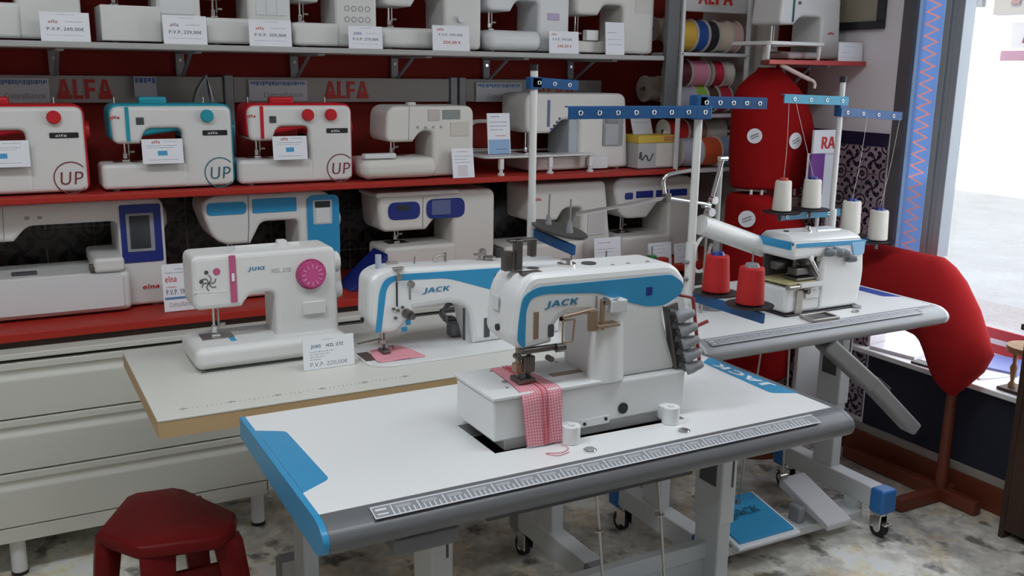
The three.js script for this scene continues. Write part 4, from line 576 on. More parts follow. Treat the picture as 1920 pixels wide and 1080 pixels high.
{ // overlock table
  const t = indTable({ label: 'white sewing table with a grey ruler edge carrying the overlock machine', x0: 1.665, x1: 2.665, zb: -2.56, zf: -2.005, y: 0.785, left: M.standGrey, right: M.cool, nose: std(0.34, 0.35, 0.37, 0.36), ruler: [1.7, 2.56], inlays: [[[[2.6, -2.42, 0.01], [2.652, -2.45], [2.652, -2.13], [2.6, -2.16, 0.01]], std(0.05, 0.1, 0.4, 0.35)]], top: M.tableTop });
  standLeg(t, 1.768, 0.785, -2.26, { z0: -2.43, z1: -2.03 }); standLeg(t, 2.515, 0.785, -2.26, { z0: -2.44, z1: -2.02, port: true });
  part(t, 'crossbar', rbox(1.785, 2.5, 0.265, 0.3, -2.28, -2.24, 0.004), M.standGrey);
  part(t, 'pedal_bar', [rbox(1.76, 2.49, 0.045, 0.075, -2.15, -2.06, 0.004), rbox(1.735, 1.775, 0.05, 0.105, -2.13, -2.08, 0.003), rbox(2.47, 2.51, 0.05, 0.105, -2.13, -2.08, 0.003)], M.standGrey);
  const p1 = part(t, 'pedal', sweepX([[-2.25, 0.135, 0.004], [-2.02, 0.09, 0.006], [-2.02, 0.078, 0.004], [-2.25, 0.118, 0.004]], 1.91, 2.165, 0.002), M.cool); part(p1, 'rubber_mat', sweepX([[-2.24, 0.1395, 0.002], [-2.035, 0.0995, 0.002], [-2.035, 0.092, 0.001], [-2.24, 0.13, 0.001]], 1.925, 2.15, 0.001), M.blueTrim);
  part(p1, 'lettering', text('JACK', 0, 0, 0, 0.04, 0.12, 0.0008).rotateX(-Math.PI / 2 + 0.193).translate(1.985, 0.1235, -2.13), std(0.02, 0.12, 0.2, 0.5));
  const p2 = part(t, 'pedal', sweepX([[-2.21, 0.185, 0.012], [-1.985, 0.105, 0.012], [-1.985, 0.085, 0.006], [-2.21, 0.15, 0.006]], 2.245, 2.355, 0.004), std(0.5, 0.5, 0.52, 0.3)); part(p2, 'hinge', rbox(2.215, 2.245, 0.07, 0.13, -2.13, -2.08, 0.006), M.midgrey);
  part(t, 'pedal_rod', [bar([2.02, 0.735, -2.1], [2.06, 0.13, -2.2], 0.003), disc(2.06, 0.135, -2.2, 0.008, 0.014)], M.steel); part(t, 'pedal_rod', [bar([2.13, 0.735, -2.1], [2.25, 0.2, -2.2], 0.0035), disc(2.25, 0.19, -2.2, 0.01, 0.03, 'x')], M.steel);
  // waste chute hanging below the edge
  const dir = (a, b, w, th) => flat(a, b, w, th);
  const c = part(t, 'waste_chute', [dir([2.16, 0.725, -1.99], [2.33, 0.58, -1.95], 0.05, 0.07)], std(0.22, 0.217, 0.22, 0.45)); part(c, 'chute_extension', [dir([2.31, 0.6, -1.952], [2.52, 0.41, -1.93], 0.042, 0.064)], std(0.24, 0.236, 0.24, 0.45)); part(c, 'bracket', [dir([2.345, 0.6, -1.945], [2.395, 0.56, -1.935], 0.01, 0.03)], M.darkgrey);
  part(t, 'cap_nut', disc(2.345, 0.787, -2.045, 0.012, 0.005), M.steel);
}
// ------------------------------------------------------------------ industrial machines
const gingham = canvasTex(256, 256, (k, w, h) => { k.fillStyle = '#f3c9cf'; k.fillRect(0, 0, w, h); k.fillStyle = 'rgba(214,96,116,0.5)'; for (let i = 0; i < 16; i++) { k.fillRect(i * 16, 0, 8, h); k.fillRect(0, i * 16, w, 8); } }); gingham.wrapS = gingham.wrapT = THREE.RepeatWrapping;
const clothMat = new THREE.MeshStandardMaterial({ map: gingham, roughness: 0.9, side: THREE.DoubleSide, bumpMap: weave, bumpScale: 0.0006 });
function ribbonCloth(pts, th = 0.0016) {               // pts: rows of [left, right] points; a thin solid strip with uv in pattern units
  const p = [], uv = [], ix = []; let s = 0; const n = 8;
  pts.forEach(([a, b], i) => { if (i) s += V(a).distanceTo(V(pts[i - 1][0])); for (let j = 0; j <= n; j++) { const f = j / n, q = V(a).lerp(V(b), f); p.push(q.x, q.y + 0.0012 * Math.sin(f * 9 + i), q.z); uv.push(f * V(a).distanceTo(V(b)) / 0.1, s / 0.1); } });
  for (let i = 0; i < pts.length - 1; i++) for (let j = 0; j < n; j++) { const a = i * (n + 1) + j, c = a + n + 1; ix.push(a, a + 1, c, a + 1, c + 1, c); }
  const g = new THREE.BufferGeometry(); g.setAttribute('position', new THREE.Float32BufferAttribute(p, 3)); g.setAttribute('uv', new THREE.Float32BufferAttribute(uv, 2)); g.setIndex(ix); g.computeVertexNormals(); return g;
}
{ // front machine with five tension knobs
  const Z = -1.6, t = thing('coverstitch_machine', 'white industrial machine with a blue band, JACK lettering and five grey tension knobs', 'sewing machine', [1.08, 0.77, -1.66]);
  part(t, 'body', ext([[1.072, 0.87, 0.02], [1.302, 0.87, 0.01], [1.272, 0.93, 0.02], [1.245, 1.015, 0.02], [1.29, 1.03, 0.02], [1.312, 1.065, 0.03], [1.275, 1.112, 0.03], [0.915, 1.117, 0.035], [0.888, 1.08, 0.03], [0.878, 0.985, 0.03], [0.905, 0.962, 0.012], [0.972, 0.97, 0.012], [0.982, 1.022, 0.015], [1.068, 1.022, 0.02]], Z, 0.13, 0.018), M.jackWhite);
  part(t, 'looper_housing', [new THREE.CylinderGeometry(0.036, 0.042, 0.125, 28).scale(1, 1, 0.8).translate(1.104, 0.94, -1.605)], M.jackWhite);
  const bed = part(t, 'bed', [rbox(0.828, 1.302, 0.788, 0.874, -1.755, -1.582, 0.006), rbox(0.86, 1.284, 0.76, 0.79, -1.738, -1.595, 0.004)], M.jackWhite);
  part(bed, 'bed_cover', rbox(0.824, 1.1, 0.874, 0.8825, -1.76, -1.578, 0.003), M.jackWhite); part(bed, 'slide_plate', rbox(1.0, 1.075, 0.8822, 0.8835, -1.665, -1.645, 0.0005), M.bronze);
  for (const x of [0.992, 1.245]) part(bed, 'mounting_lug', [disc(x, 0.789, -1.555, 0.019, 0.036), disc(x, 0.8085, -1.555, 0.007, 0.004), rbox(x - 0.014, x + 0.014, 0.773, 0.805, -1.6, -1.555, 0.004)], M.jackWhite);
  part(bed, 'oil_sight', [disc(1.137, 0.812, -1.581, 0.012, 0.004, 'z').scale(1, 1, 1)], M.black); plate(bed, 'inspection_plate', 1.03, 1.103, 0.785, 0.803, -1.582, M.jackWhite, 0.001, 0.003);
  for (const [x, y] of [[1.04, 0.793], [1.093, 0.796]]) part(bed, 'screw', disc(x, y, -1.579, 0.0035, 0.003, 'z'), M.black);
  for (const [x, z, r] of [[0.895, -1.66, 0.008], [0.88, -1.625, 0.003], [0.9, -1.735, 0.003], [0.925, -1.75, 0.003], [1.06, -1.73, 0.003]]) part(bed, 'screw', disc(x, 0.883, z, r, 0.0012), M.midgrey);
  part(t, 'blue_band', ext([[0.906, 0.968, 0.004], [0.907, 1.045, 0.01], [0.917, 1.07, 0.02], [0.95, 1.076, 0.02], [1.075, 1.066, 0.02], [1.137, 1.043, 0.02], [1.205, 1.022, 0.02], [1.25, 1.022, 0.015], [1.292, 1.042, 0.012], [1.297, 1.066, 0.02], [1.265, 1.088, 0.015], [0.93, 1.092, 0.025], [0.899, 1.076, 0.025], [0.891, 1.03, 0.02], [0.888, 0.982, 0.01]], Z + 0.0012, 0.003, 0.0006), M.blueTrim);
  part(t, 'lettering', text('JACK', 0.949, 1.044, Z, 0.0165, 0.076, 0.0014, 0.25), M.jackText);
  part(t, 'side_badge', rbox(0.8765, 0.8805, 1.035, 1.065, -1.69, -1.665, 0.0015), M.cool);
  part(t, 'oil_window', disc(0.878, 1.0, -1.665, 0.007, 0.006, 'x'), M.black); plate(t, 'led_window', 1.197, 1.213, 1.048, 1.066, Z + 0.0012, M.navy, 0.001, 0.002);
  plate(t, 'take_up_slot', 0.924, 0.936, 0.985, 1.042, Z, M.bronze, 0.001, 0.003); plate(t, 'lever_slot', 0.958, 0.972, 0.985, 1.012, Z, M.darkgrey, 0.005, 0.003);
  part(t, 'thread_guide', [rbox(0.888, 0.906, 1.115, 1.15, -1.675, -1.655, 0.003), rbox(0.912, 0.926, 1.115, 1.178, -1.67, -1.65, 0.002), rbox(0.9, 0.962, 1.172, 1.178, -1.675, -1.655, 0.002), rbox(0.948, 0.962, 1.14, 1.176, -1.675, -1.655, 0.003), rbox(0.91, 0.955, 1.112, 1.118, -1.64, -1.62, 0.002), disc(0.897, 1.15, -1.665, 0.012, 0.008)], M.darkSteel);
  for (const [x, z, r] of [[0.955, -1.66, 0.013], [1.09, -1.66, 0.016]]) part(t, 'oil_cap', disc(x, 1.1155, z, r, 0.003), M.darkgrey);
  part(t, 'oil_gauge', [disc(1.035, 1.118, -1.66, 0.02, 0.005), disc(1.035, 1.124, -1.66, 0.012, 0.009)], M.chrome); for (const x of [1.0, 1.13, 1.17, 1.22]) part(t, 'screw', disc(x, 1.114, -1.63, 0.004, 0.003), M.grey);
  const nx = 0.928, nz = -1.645;
  part(t, 'needle_bar', [bar([nx - 0.012, 0.9, nz], [nx - 0.012, 0.975, nz], 0.006), rbox(nx - 0.022, nx + 0.0, 0.905, 0.925, nz - 0.01, nz + 0.008, 0.003), bar([nx - 0.012, 0.885, nz], [nx - 0.012, 0.905, nz], 0.0018)], M.bronze);
  part(t, 'presser_foot', [bar([nx + 0.012, 0.895, nz], [nx + 0.012, 0.975, nz], 0.005), rbox(nx - 0.022, nx + 0.018, 0.884, 0.895, nz - 0.018, nz + 0.022, 0.003), rbox(nx - 0.006, nx + 0.02, 0.905, 0.94, nz + 0.002, nz + 0.016, 0.003), rbox(nx - 0.03, nx + 0.06, 0.955, 0.966, nz + 0.03, nz + 0.045, 0.003), disc(nx + 0.06, 0.96, nz + 0.045, 0.009, 0.02, 'x'), disc(nx - 0.03, 0.948, nz + 0.03, 0.006, 0.02, 'z'), disc(nx + 0.045, 0.935, nz + 0.03, 0.006, 0.018, 'z')], M.darkSteel);
  part(t, 'looper_guard', [bar([0.984, 1.028, -1.585], [1.06, 1.036, -1.585], 0.004), bar([0.984, 0.975, -1.585], [0.984, 1.02, -1.585], 0.002), bar([0.984, 0.975, -1.585], [1.008, 0.975, -1.585], 0.002), bar([1.008, 0.975, -1.585], [1.012, 1.02, -1.585], 0.002), bar([0.984, 1.02, -1.585], [1.012, 1.02, -1.585], 0.002), rbox(1.045, 1.066, 0.99, 1.036, -1.592, -1.58, 0.003), rbox(1.075, 1.082, 0.99, 1.055, -1.592, -1.58, 0.002), rbox(1.06, 1.115, 0.998, 1.004, -1.6, -1.57, 0.002)], M.bronze);
  part(t, 'thread_eyelet', [bar([1.065, 1.02, -1.588], [1.065, 1.062, -1.588], 0.0025), disc(1.085, 1.05, -1.585, 0.008, 0.01, 'z'), bar([1.085, 1.045, -1.585], [1.11, 1.058, -1.575], 0.002)], M.steel);
  part(t, 'clear_cover', rbox(1.095, 1.135, 1.025, 1.052, -1.6, -1.575, 0.004), std(0.7, 0.72, 0.74, 0.15));
  // tension unit on the right of the column
  const r = part(t, 'tension_bracket', [flat([1.252, 1.016, -1.6], [1.288, 0.856, -1.6], 0.004, 0.02), flat([1.27, 1.02, -1.603], [1.306, 0.86, -1.603], 0.03, 0.006)], M.darkSteel);
  [[1.27, 0.998], [1.28, 0.967], [1.288, 0.937], [1.296, 0.907], [1.303, 0.878]].forEach(([x, y], i) => {
    const k = part(t, 'tension_knob', lathe([[0.001, -0.02], [0.0145, -0.02], [0.015, -0.008], [0.012, 0.002], [0.0095, 0.014], [0.006, 0.02], [0.001, 0.021]], 0, 0, 0, 16).rotateZ(-1.25).rotateY(-0.5).translate(x + 0.017, y + 0.004, -1.575), std(0.3, 0.31, 0.33, 0.4)); part(k, 'knob_stem', bar([x - 0.015, y + 0.01, -1.592], [x + 0.005, y + 0.006, -1.582], 0.007), M.darkgrey);
  });
  part(t, 'finger_guard', [bar([1.295, 1.035, -1.63], [1.325, 1.03, -1.6], 0.003), bar([1.325, 1.03, -1.6], [1.356, 0.868, -1.6], 0.004), bar([1.342, 0.965, -1.6], [1.37, 0.972, -1.6], 0.004)], std(0.3, 0.03, 0.03, 0.4));
  part(t, 'motor_housing', [rbox(1.302, 1.342, 0.79, 0.9, -1.74, -1.63, 0.01), disc(1.36, 0.88, -1.68, 0.035, 0.03, 'x')], std(0.32, 0.33, 0.36, 0.45));
}
{ // gingham strips under the needles
  const q = [[[0.905, 0.8838, -1.75], [0.965, 0.8838, -1.75]], [[0.9, 0.8838, -1.68], [0.975, 0.8838, -1.68]], [[0.893, 0.8838, -1.62], [0.982, 0.8838, -1.62]], [[0.888, 0.8838, -1.59], [0.98, 0.8838, -1.585]], [[0.886, 0.88, -1.575], [0.977, 0.881, -1.572]], [[0.886, 0.86, -1.569], [0.976, 0.862, -1.567]], [[0.889, 0.82, -1.566], [0.975, 0.82, -1.564]], [[0.893, 0.774, -1.562], [0.973, 0.774, -1.56]]];
  const t = thing('cloth_strip', 'pink gingham cloth strip hanging over the bed of the five-knob machine', 'cloth', [0.93, 0.774, -1.6]); part(t, 'cloth', ribbonCloth(q), clothMat);
  for (const f of [0.5, 0.62]) part(t, 'seam', tube(q.map(([a, b]) => { const v = V(a).lerp(V(b), f); return [v.x, v.y + 0.0012, v.z + 0.0015]; }), 0.0014, 40), std(0.62, 0.1, 0.14, 0.7));
  part(t, 'loose_thread', tube([[0.955, 0.776, -1.556], [0.97, 0.7715, -1.53], [0.945, 0.7715, -1.515], [0.915, 0.7715, -1.525], [0.93, 0.7715, -1.505], [0.96, 0.7715, -1.51]], 0.0007, 40), std(0.6, 0.12, 0.16, 0.7));
  const u = thing('cloth_patch', 'small pink gingham patch under the needle of the slim arm machine', 'cloth', [0.88, 0.776, -2.27]); part(u, 'cloth', ribbonCloth([[[0.845, 0.7775, -2.33], [0.93, 0.7775, -2.34]], [[0.832, 0.7775, -2.28], [0.95, 0.7775, -2.29]], [[0.826, 0.7775, -2.235], [0.96, 0.7775, -2.225]], [[0.83, 0.7775, -2.215], [0.955, 0.7775, -2.213]]]), clothMat);
}
{ // slim lockstitch machine on the cream table
  const Z = -2.27, t = thing('lockstitch_machine', 'slim white industrial machine with a blue swoosh and JACK lettering on the cream table', 'sewing machine', [1.1, 0.77, -2.3]);
  part(t, 'body', ext([[1.122, 0.774, 0.004], [1.40, 0.774, 0.01], [1.425, 0.985, 0.03], [0.865, 1.006, 0.04], [0.828, 0.985, 0.03], [0.823, 0.87, 0.04], [0.848, 0.834, 0.02], [0.9, 0.83, 0.015], [0.94, 0.868, 0.015], [0.95, 0.89, 0.01], [1.06, 0.897, 0.03], [1.1, 0.878, 0.04]], Z, 0.1, 0.018), M.jackWhite);
  part(t, 'bed', slab([[0.8, -2.375, 0.01], [1.44, -2.375, 0.01], [1.44, -2.185, 0.01], [0.84, -2.185, 0.03], [0.8, -2.215, 0.02]], 0.776, 0.006, [], 0.001), M.jackWhite); 
  part(t, 'blue_swoosh', ext([[0.84, 0.84, 0.005], [0.856, 0.842, 0.005], [0.872, 0.955, 0.015], [0.89, 0.974, 0.02], [1.043, 0.968, 0.03], [1.21, 0.912, 0.03], [1.395, 0.905, 0.02], [1.405, 0.976, 0.02], [0.9, 0.99, 0.03], [0.866, 0.98, 0.03], [0.852, 0.95, 0.02]], Z + 0.0012, 0.003, 0.0006), M.blueTrim);
  part(t, 'lettering', text('JACK', 0.972, 0.93, Z, 0.0165, 0.076, 0.0014, 0.25), M.jackText); plate(t, 'indicator_window', 1.185, 1.24, 0.938, 0.966, Z + 0.0012, std(0.05, 0.09, 0.16, 0.2), 0.001, 0.002);
  plate(t, 'blue_flash', 0.912, 0.928, 0.835, 0.848, Z, M.blueTrim, 0.002); plate(t, 'blue_flash', 0.924, 0.938, 0.851, 0.866, Z, M.blueTrim, 0.002);
  part(t, 'tension_dial', [disc(0.926, 0.884, Z + 0.012, 0.013, 0.022, 'z'), disc(0.932, 0.88, Z + 0.024, 0.008, 0.012, 'z')], M.darkSteel); part(t, 'thread_disc', disc(0.938, 0.962, Z + 0.006, 0.009, 0.012, 'z'), M.steel); plate(t, 'thread_slot', 0.934, 0.939, 0.92, 0.957, Z, M.steel, 0.001); plate(t, 'take_up_slot', 0.898, 0.902, 0.905, 0.985, Z, M.black, 0.001, 0.005);
  part(t, 'take_up_lever', [bar([0.9, 0.97, Z + 0.004], [0.903, 1.005, Z + 0.008], 0.003), disc(0.904, 0.985, Z + 0.008, 0.008, 0.006, 'z'), rbox(0.892, 0.92, 1.003, 1.008, Z - 0.01, Z + 0.006, 0.002)], M.steel);
  for (const [x, y] of [[0.89, 0.9], [0.902, 0.895], [0.915, 0.902], [0.895, 0.875]]) part(t, 'thread_guide', rbox(x - 0.004, x + 0.004, y - 0.003, y + 0.003, Z, Z + 0.006, 0.001), M.darkSteel);
  part(t, 'needle_bar', [bar([0.868, 0.8, -2.3], [0.868, 0.84, -2.3], 0.004), bar([0.868, 0.778, -2.3], [0.868, 0.8, -2.3], 0.0015), rbox(0.86, 0.876, 0.8, 0.812, -2.306, -2.292, 0.002)], M.steel); part(t, 'presser_foot', [bar([0.876, 0.785, -2.305], [0.876, 0.84, -2.305], 0.0035), rbox(0.862, 0.884, 0.7785, 0.786, -2.315, -2.275, 0.002), rbox(0.884, 0.9, 0.79, 0.793, -2.3, -2.297, 0.001), rbox(0.898, 0.901, 0.782, 0.793, -2.3, -2.297, 0.001), flat([0.80, 0.808, -2.3], [0.868, 0.815, -2.3], 0.003, 0.006)], M.darkSteel);
  part(t, 'slide_plate', rbox(0.803, 0.835, 0.776, 0.7772, -2.32, -2.24, 0.0005), M.steel); plate(t, 'arm_slot', 1.155, 1.172, 0.79, 0.845, Z, M.darkgrey, 0.001, 0.003);
  part(t, 'thread_tube', [disc(0.866, 1.02, -2.31, 0.008, 0.035)], std(0.45, 0.48, 0.6, 0.3)); part(t, 'top_guide', [rbox(0.898, 0.93, 1.003, 1.01, -2.34, -2.33, 0.002), bar([0.975, 1.0, -2.33], [0.978, 1.02, -2.33], 0.003), tube([[1.035, 1.0, -2.33], [1.03, 1.012, -2.33], [1.045, 1.016, -2.33], [1.065, 1.018, -2.33]], 0.003, 16), rbox(1.064, 1.068, 1.0, 1.024, -2.336, -2.324, 0.001)], M.steel);
  part(t, 'bobbin_winder', [disc(1.2, 1.0, -2.33, 0.018, 0.006), bar([1.17, 0.99, -2.33], [1.172, 1.025, -2.33], 0.004), rbox(1.155, 1.19, 1.008, 1.014, -2.34, -2.325, 0.002), disc(1.178, 1.02, -2.325, 0.008, 0.01, 'z')], M.steel); for (const x of [1.0, 1.09, 1.13, 1.24]) part(t, 'oil_cap', disc(x, 0.9995 - (x - 0.87) * 0.034, -2.32, x > 1.2 ? 0.013 : 0.005, 0.005), M.darkgrey);
  part(t, 'side_screw', disc(0.824, 0.865, -2.325, 0.006, 0.006, 'x'), M.black); part(t, 'throat_cover', rbox(1.092, 1.096, 0.79, 0.88, -2.275, -2.265, 0.001), M.darkgrey);
  const c = thing('power_cable', 'coiled grey power cable with plug on the bed of the slim arm machine', 'cable', [1.12, 0.776, -2.36]);
  const pts = []; for (let i = 0; i <= 70; i++) { const a = i / 70 * 6.2832 * 5; pts.push([1.118 + 0.045 * Math.cos(a) + 0.004 * Math.sin(i * 1.7), 0.838 + 0.024 * Math.sin(a) * (1 + 0.15 * Math.sin(i)) + 0.003 * (i % 5), -2.37 + (i / 70) * 0.022 - 0.011 + 0.004 * Math.sin(i * 2.1)]); }
  part(c, 'coil', tube(pts, 0.0038, 260), std(0.2, 0.2, 0.21, 0.45)); const pl = part(c, 'plug', [rbox(1.092, 1.14, 0.777, 0.818, -2.385, -2.345, 0.008)], std(0.16, 0.165, 0.175, 0.5)); part(pl, 'pin', [bar([1.14, 0.808, -2.365], [1.162, 0.808, -2.365], 0.0022), bar([1.14, 0.788, -2.365], [1.162, 0.788, -2.365], 0.0022)], M.steel);
  const k = thing('control_panel', 'small dark keypad panel on the cream table beside the slim machine', 'control panel', [1.43, 0.777, -2.14]); part(k, 'housing', rbox(1.385, 1.478, 0.7765, 0.788, -2.17, -2.06, 0.004), std(0.4, 0.42, 0.45, 0.4)); for (let i = 0; i < 3; i++) for (let j = 0; j < 2; j++) part(k, 'key', rbox(1.393 + i * 0.027, 1.415 + i * 0.027, 0.788, 0.7895, -2.16 + j * 0.05, -2.118 + j * 0.05, 0.0006), M.darkgrey);
}
{ // overlock
  const Z = -2.095, t = thing('overlock_machine', 'compact white overlock machine with blue trim, grey dials and a yellow work plate', 'sewing machine', [2.26, 0.785, -2.18]);
  part(t, 'body', ext([[2.235, 0.79, 0.004], [2.408, 0.79, 0.01], [2.425, 0.89, 0.03], [2.412, 1.005, 0.02], [2.235, 1.01, 0.004]], Z, 0.155, 0.012), M.jackWhite);
  part(t, 'head', ext([[2.108, 0.958, 0.012], [2.25, 0.962, 0.002], [2.412, 0.985, 0.004], [2.412, 1.004, 0.01], [2.118, 1.012, 0.016], [2.106, 0.995, 0.012]], Z + 0.002, 0.155, 0.012), M.jackWhite);
  part(t, 'top_cover', loft([[2.112, 1.004, -2.1], [2.408, 0.999, -2.1], [2.40, 1.03, -2.16], [2.12, 1.032, -2.16]].length ? [[[2.112, 1.004, -2.098], [2.408, 0.999, -2.098], [2.408, 0.999, -2.245], [2.112, 1.004, -2.245]], [[2.118, 1.02, -2.112], [2.402, 1.015, -2.112], [2.402, 1.015, -2.24], [2.118, 1.02, -2.24]], [[2.13, 1.03, -2.14], [2.392, 1.027, -2.14], [2.392, 1.027, -2.235], [2.13, 1.03, -2.235]]].map((r) => r.reverse()) : []), M.jackWhite);
  part(t, 'blue_trim', [ext([[2.12, 0.997, 0.002], [2.41, 0.988, 0.002], [2.412, 1.003, 0.004], [2.12, 1.0105, 0.004]], Z + 0.0035, 0.003, 0.0006), rbox(2.1045, 2.108, 0.99, 1.015, -2.245, -2.1, 0.001)], M.blue); part(t, 'blue_badge', ext([[2.368, 0.955, 0.008], [2.412, 0.957, 0.008], [2.412, 0.998, 0.003], [2.352, 0.998, 0.003]], Z + 0.0042, 0.003, 0.0006), std(0.25, 0.5, 0.75, 0.3));
  for (const [x, y] of [[2.245, 0.976], [2.277, 0.976], [2.309, 0.968], [2.34, 0.95]]) part(t, 'tension_dial', lathe([[0.001, 0], [0.014, 0], [0.014, 0.012], [0.009, 0.03], [0.001, 0.032]], 0, 0, 0, 16).rotateX(Math.PI / 2).rotateY(0.5).translate(x, y, Z + 0.002), std(0.24, 0.26, 0.28, 0.4));
  part(t, 'base', [rbox(2.1, 2.25, 0.79, 0.872, -2.25, -2.1, 0.012), rbox(2.14, 2.405, 0.79, 0.845, -2.25, -2.102, 0.006)], M.jackWhite); part(t, 'base_gasket', slab([[2.085, -2.255, 0.01], [2.415, -2.255, 0.01], [2.415, -2.09, 0.01], [2.09, -2.085, 0.01]], 0.7905, 0.005), M.black);
  part(t, 'work_plate', [slab([[2.095, -2.245, 0.004], [2.21, -2.245, 0.004], [2.225, -2.1, 0.004], [2.105, -2.1, 0.01]], 0.886, 0.006)], M.gold, 'pale yellow work plate'); part(t, 'plate_frame', [rbox(2.098, 2.145, 0.868, 0.881, -2.105, -2.085, 0.004), rbox(2.143, 2.235, 0.868, 0.884, -2.103, -2.088, 0.002)], M.steel); part(t, 'light_edge', rbox(2.145, 2.24, 0.872, 0.886, -2.094, -2.082, 0.002), M.paper);
  part(t, 'corner_cover', ext([[2.137, 0.79, 0.002], [2.165, 0.79, 0.002], [2.165, 0.862, 0.002], [2.14, 0.862, 0.002]], Z + 0.002, 0.008, 0.001), std(0.5, 0.47, 0.42, 0.35, 0.6)); part(t, 'latch', [disc(2.178, 0.858, Z + 0.006, 0.008, 0.012, 'z'), rbox(2.16, 2.19, 0.862, 0.868, Z, Z + 0.008, 0.002)], M.darkSteel); plate(t, 'front_cover', 2.178, 2.235, 0.833, 0.857, Z - 0.005, M.white, 0.003, 0.008);
  part(t, 'needle_assembly', [bar([2.175, 0.89, -2.15], [2.175, 0.965, -2.15], 0.006), bar([2.2, 0.89, -2.14], [2.195, 0.97, -2.14], 0.005), rbox(2.16, 2.215, 0.9, 0.925, -2.165, -2.125, 0.004), rbox(2.15, 2.23, 0.888, 0.896, -2.17, -2.11, 0.002), rbox(2.185, 2.23, 0.935, 0.965, -2.15, -2.11, 0.006), disc(2.225, 0.955, -2.105, 0.01, 0.012, 'z'), rbox(2.12, 2.17, 0.915, 0.94, -2.2, -2.17, 0.004)], M.darkSteel); part(t, 'chrome_arm', [bar([2.19, 0.968, -2.11], [2.24, 0.9, -2.108], 0.009, 0.006), disc(2.19, 0.96, -2.1, 0.009, 0.012, 'z')], M.chrome);
  plate(t, 'throat', 2.112, 2.236, 0.888, 0.958, -2.22, M.darkgrey, 0.002, 0.004); part(t, 'oil_gauge', [disc(2.24, 1.033, -2.17, 0.014, 0.008), disc(2.24, 1.04, -2.17, 0.008, 0.01), bar([2.27, 1.03, -2.16], [2.37, 1.028, -2.16], 0.003)], M.chrome); part(t, 'cap', disc(2.17, 1.0315, -2.19, 0.009, 0.003), M.darkgrey);
  part(t, 'mounting_foot', disc(2.39, 0.789, -2.08, 0.014, 0.008), M.grey);
  const y = thing('parts_tray', 'small open grey tray in front of the overlock machine', 'tray', [2.185, 0.785, -2.035]); part(y, 'rim', [ext([[2.118, 0, 0.006], [2.232, 0, 0.006], [2.24, 0.07, 0.006], [2.13, 0.07, 0.006]], 0, 0.008, 0.001, [[2.128, 0.007, 0.004], [2.224, 0.007, 0.004], [2.23, 0.063, 0.004], [2.138, 0.063, 0.004]]).rotateX(-Math.PI / 2).translate(0, 0.7945, -2.0)], M.steel); part(y, 'floor', box(2.13, 2.23, 0.7865, 0.788, -2.065, -2.005), M.darkgrey);
}
// ------------------------------------------------------------------ thread stands with cones
const armBar = (t, name, a, b, n, h = 0.028) => { const p = part(t, name, [flat(a, b, h, 0.004), flat([a[0], a[1] + h / 2, a[2] - 0.008], [b[0], b[1] + h / 2, b[2] - 0.008], 0.003, 0.018)], M.armBlue); for (let i = 0; i < n; i++) { const v = V(a).lerp(V(b), (i + 0.4) / n); part(p, 'eyelet', [new THREE.TorusGeometry(0.005, 0.0018, 6, 14).translate(v.x, v.y, v.z + 0.003)], M.chrome); } return p; };
const cone = (label, x, y, z, r0, r1, h, m, tip, group) => { const t = thing('thread_cone', label, 'thread cone', [x, y, z], group); part(t, 'thread', lathe([[0.001, 0.002], [r0 * 0.96, 0.002], [r0, 0.006], [r1, h - 0.005], [r1 * 0.93, h], [r1 * 0.3, h + 0.001]], x, y, z, 28), m); part(t, 'cone_tip', [disc(x, y + h + 0.004, z, r1 * 0.62, 0.01, 'y', r1 * 0.5)], tip); return t; };
